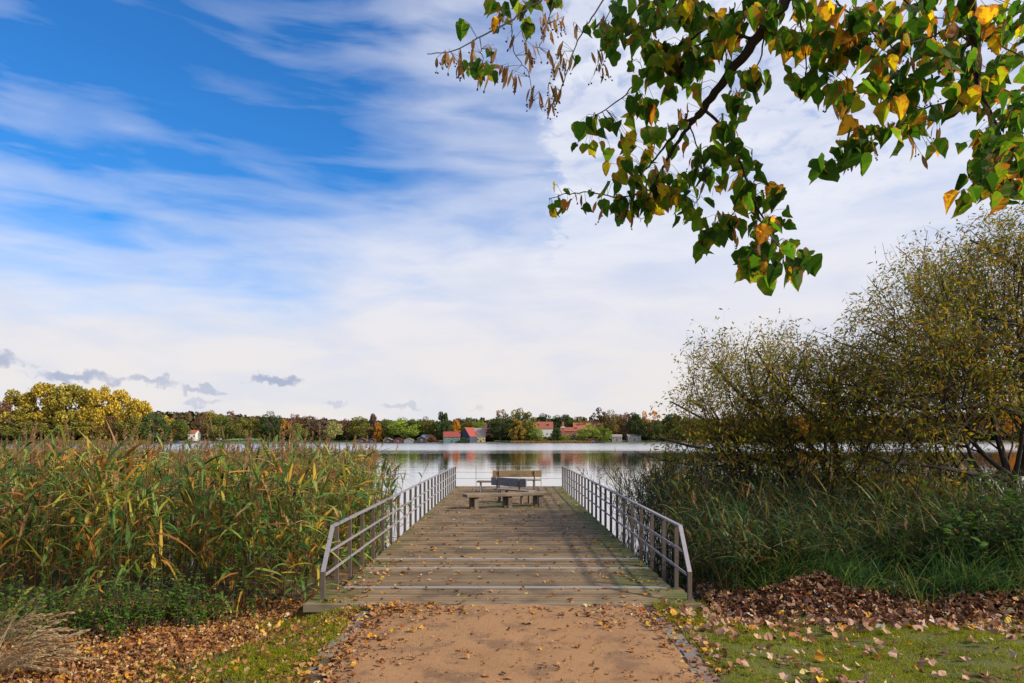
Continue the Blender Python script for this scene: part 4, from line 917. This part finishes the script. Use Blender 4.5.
# reed fringes on the far shore
M_fr = leafmat('far_reeds', [(0, (.20, .11, .04)), (.6, (.36, .22, .08)), (1, (.25, .2, .06))], .3, .8, 1.2)
for x0, x1, hh, lab in ((-30, 150, 2.2, 'band of tan reeds along the shore below the golden poplars'), (511, 592, 1.9, 'band of tan reeds along the shore in front of the white walled house')):
    D = 408 if x1 < 200 else 519; n = int((x1-x0)*60); px = rng.uniform(x0, x1, n); y = D+rng.uniform(0, 6, n); x = (px-CX)*y/F
    b = MB(); b.strips(np.stack([x, y, x*0-.6], -1), np.stack([rng.normal(0, .2, n), rng.normal(0, .2, n), np.ones(n)], -1), unit(n, -.1, .1), hh*rng.uniform(.8, 1.2, n), .22, 2, .1, lambda q: 1-.6*q)
    tag(b.build('far_reed_bed', M_fr), lab, 'reeds', kind='stuff')
# green lawn on the far shore
M_fl = plain('far_lawn_grass', (.12, .20, .035), .9, .2, .05)
x0, x1 = (206-CX)*530/F, (264-CX)*530/F
gx, gy = np.meshgrid(np.linspace(x0, x1, 12), np.linspace(529, 584, 12)); a = (np.arange(11)[:, None]*12+np.arange(11)[None]).ravel()
tag(MB().add(np.stack([gx, gy, G(gx, gy)+.05+.035*(gy-529)], -1), np.stack([a, a+1, a+13, a+12], -1)).build('shore_lawn', M_fl), kind='structure')

# ---------------------------------------------------------------- houses and sheds over the water
M_wall = {k: plain('wall_'+k, c, .85, .1, .6) for k, c in dict(palegrey=(.30, .29, .27), white=(.62, .60, .54), blue=(.035, .055, .085), yellow=(.62, .50, .22), teal=(.10, .20, .19), brick=(.30, .12, .07), grey=(.22, .21, .21), dark=(.045, .035, .032), maroon=(.12, .035, .04)).items()}
M_roof = {k: plain('roof_'+k, c, .8, .2, 1.2) for k, c in dict(red=(.27, .055, .04), orange=(.33, .105, .05), grey=(.27, .22, .20), dark=(.06, .045, .05), maroon=(.15, .05, .06), blue=(.10, .14, .22), lightred=(.27, .08, .05)).items()}
M_win = plain('window_glass', (.03, .035, .045), .15, .1, 1.); M_door = plain('painted_door', (.09, .055, .035), .6, .1, 1.)
def building(name, px0, px1, yr, ye, D, depth, wall, roof, label, group=None, cat='house', gable='x', windows=3, chimney=0, rz=0, basey=442.6, dormer=0):
    """ridge along local x (gable='x') or along y (gable end towards the lake)"""
    xa, xb = (px0-CX)*D/F, (px1-CX)*D/F; Wd = (xb-xa); cx = (xa+xb)/2
    zb = H-(basey-CY)*D/F; ze = H-(ye-CY)*D/F-zb; zr = H-(yr-CY)*D/F-zb
    e = empty(name, (cx, D+depth/2, zb), rz); tag(e, label, cat, group); w, d = Wd/2, depth/2
    b = MB(); v = [(-w, -d, -1), (w, -d, -1), (w, d, -1), (-w, d, -1), (-w, -d, ze), (w, -d, ze), (w, d, ze), (-w, d, ze)]
    q = [(0, 1, 5, 4), (1, 2, 6, 5), (2, 3, 7, 6), (3, 0, 4, 7)]
    if gable == 'x': v += [(-w, 0, zr-.1), (w, 0, zr-.1)]; f = [(5, 6, 9), (7, 4, 8)]
    else: v += [(0, -d, zr-.1), (0, d, zr-.1)]; f = [(4, 5, 8), (6, 7, 9)]
    b.add(v, q, f).build('wall', M_wall[wall], e)
    o = .35; rb = MB(); th = .25
    if gable == 'x': prof_ = [(-d-o, ze-.15), (0, zr), (d+o, ze-.15)]; A_ = [(-w-o, y_, z_) for y_, z_ in prof_]+[(w+o, y_, z_) for y_, z_ in prof_]
    else: prof_ = [(-w-o, ze-.15), (0, zr), (w+o, ze-.15)]; A_ = [(x_, -d-o, z_) for x_, z_ in prof_]+[(x_, d+o, z_) for x_, z_ in prof_]
    A_ = np.array(A_); B_ = A_+np.array((0, 0, th)); rb.add(np.concatenate([A_, B_]), [(0, 1, 4, 3), (1, 2, 5, 4), (6, 9, 10, 7), (7, 10, 11, 8), (0, 3, 9, 6), (2, 8, 11, 5), (0, 6, 7, 1), (1, 7, 8, 2), (3, 4, 10, 9), (4, 5, 11, 10)])
    ro = rb.build('roof', M_roof[roof], e)
    for k in range(chimney): MB().box((-w*.4+k*w*.8, .3, zr+.5), (.9, .9, 2.0)).build('chimney', M_wall['brick'], ro)
    for k in range(dormer): MB().box((-w*.5+k*w, -d*.55, (zr+ze)/2+.3), (1.8, 1.2, 1.1)).build('dormer', M_roof['dark'], ro)
    n = windows
    for k in range(n):
        xx = -w+2*w*(k+.5)/n; hh = min(1.4, ze*.45)
        if k == n//2 and n > 1: MB().box((xx, -d-.04, .95), (1.0, .08, min(2., ze*.75))).build('door', M_door, e); continue
        wf = MB().box((xx, -d-.03, ze*.55), (min(1.4, w*.5), .10, hh)).build('window', M_wall['white'], e); MB().box((xx, -d-.09, ze*.55), (min(1.4, w*.5)*.8, .04, hh*.8)).build('pane', M_win, wf)
building('cottage', 188, 195.5, 430.2, 433.2, 530, 9, 'white', 'orange', 'small white cottage with orange tiled roof left of the shore lawn', windows=3, basey=439.5)
MB_ = MB().box(((193-CX)*527/F, 527, .2), (26, 1.2, 1.8)); tag(MB_.build('quay_wall', M_wall['grey']), 'low grey quay wall below the small white cottage', 'wall')
building('long_shed', 443.5, 460, 431.8, 437.0, 528, 7, 'teal', 'red', 'long low shed with bright red roof left of the gabled house', cat='shed', windows=5)
building('gabled_house', 463, 476, 427.6, 436.5, 528, 12, 'blue', 'red', 'lakeside house with dark blue gable and red roof', gable='y', windows=3, rz=math.radians(-38))
building('house_wing', 474, 485, 428.2, 437.0, 533, 8, 'yellow', 'grey', 'pale yellow wing with grey tiled roof, joined right of the blue gabled house', cat='house', windows=4)
building('back_house', 484, 493, 424.8, 432, 560, 9, 'maroon', 'maroon', 'dark maroon house half hidden behind the grey roofed wing', windows=2, basey=441)
building('manor_house', 533.5, 553, 421.8, 428.6, 552, 12, 'white', 'lightred', 'large white walled house with red roof and dark dormers', windows=5, chimney=2, dormer=2, basey=440.5)
building('long_barn', 574, 600, 422.8, 430.0, 565, 13, 'brick', 'orange', 'long building with wide orange roof on the right of the village', windows=6, chimney=1, basey=440.5)
building('low_barn', 561, 577, 427.4, 431.2, 556, 9, 'brick', 'lightred', 'low red roofed building in front of the long orange roof', windows=4, basey=440.5)
sx = (563-CX)*550/F; e = empty('brick_chimney', (sx, 550, .5)); tag(e, 'tall square brick chimney between the two big roofs', 'chimney')
MB().box((0, 0, 8), (2.2, 2.2, 16), taper=.75).build('stack', M_wall['brick'], e); MB().box((0, 0, 11.6), (3.0, 2.6, .9)).build('white_collar', M_wall['white'], e)
for px0, px1, yr, wl_, rf, lab in ((357, 366, 438.2, 'dark', 'maroon', 'dark boathouse with maroon roof, leftmost in the boathouse row'), (368, 375, 438.4, 'dark', 'dark', 'tiny black boathouse, second from the left in the row'), (383, 392, 438.0, 'dark', 'grey', 'dark boathouse with grey gable, middle of the row'), (393, 402, 438.0, 'maroon', 'dark', 'brown boathouse with dark gable right of the middle one'), (404, 413, 438.2, 'grey', 'grey', 'grey boathouse with pale gable, fourth of the row'), (417, 426, 436.5, 'dark', 'blue', 'blue roofed boathouse, rightmost in the boathouse row'), (588, 598, 438.2, 'dark', 'red', 'small boathouse with bright red roof below the bright green willows')):
    building('boathouse', px0, px1, yr, yr+2.0, 521, 6, wl_, rf, lab, 'boathouses along the far waterline', 'boathouse', 'y', 1)
building('cabin', 422, 429, 435, 437, 535, 5, 'white', 'blue', 'small white cabin behind the blue roofed boathouse', cat='cabin', windows=1, basey=441)
building('shore_house', 612, 622, 434.6, 436.6, 536, 7, 'grey', 'grey', 'grey shore house, left one under the brown trees', 'grey shore houses', windows=3, basey=441)
building('shore_house', 628, 641, 434.4, 436.4, 538, 7, 'palegrey', 'grey', 'paler shore house, right one under the brown trees', 'grey shore houses', windows=3, basey=441)
for px, col, lab in ((219, 'white', 'tiny white parked camper on the far lawn'), (248, 'blue', 'small blue covered boat on the far lawn')):
    e = empty('camper' if col == 'white' else 'boat', ((px-CX)*560/F, 560, float(G((px-CX)*560/F, 560))+1.15)); tag(e, lab, 'camper' if col == 'white' else 'boat')
    MB().box((0, 0, .9), (4.2 if col == 'white' else 7, 2, 1.4), taper=.85).build('body' if col == 'white' else 'cover', M_wall['white'] if col == 'white' else M_roof['blue'], e)
    if col == 'white': MB().box((0, -1.0, 1.1), (2.4, .08, .5)).build('window', M_win, e)
    else: MB().box((0, 0, .1), (6, 1.2, .4)).build('hull', M_wall['white'], e)
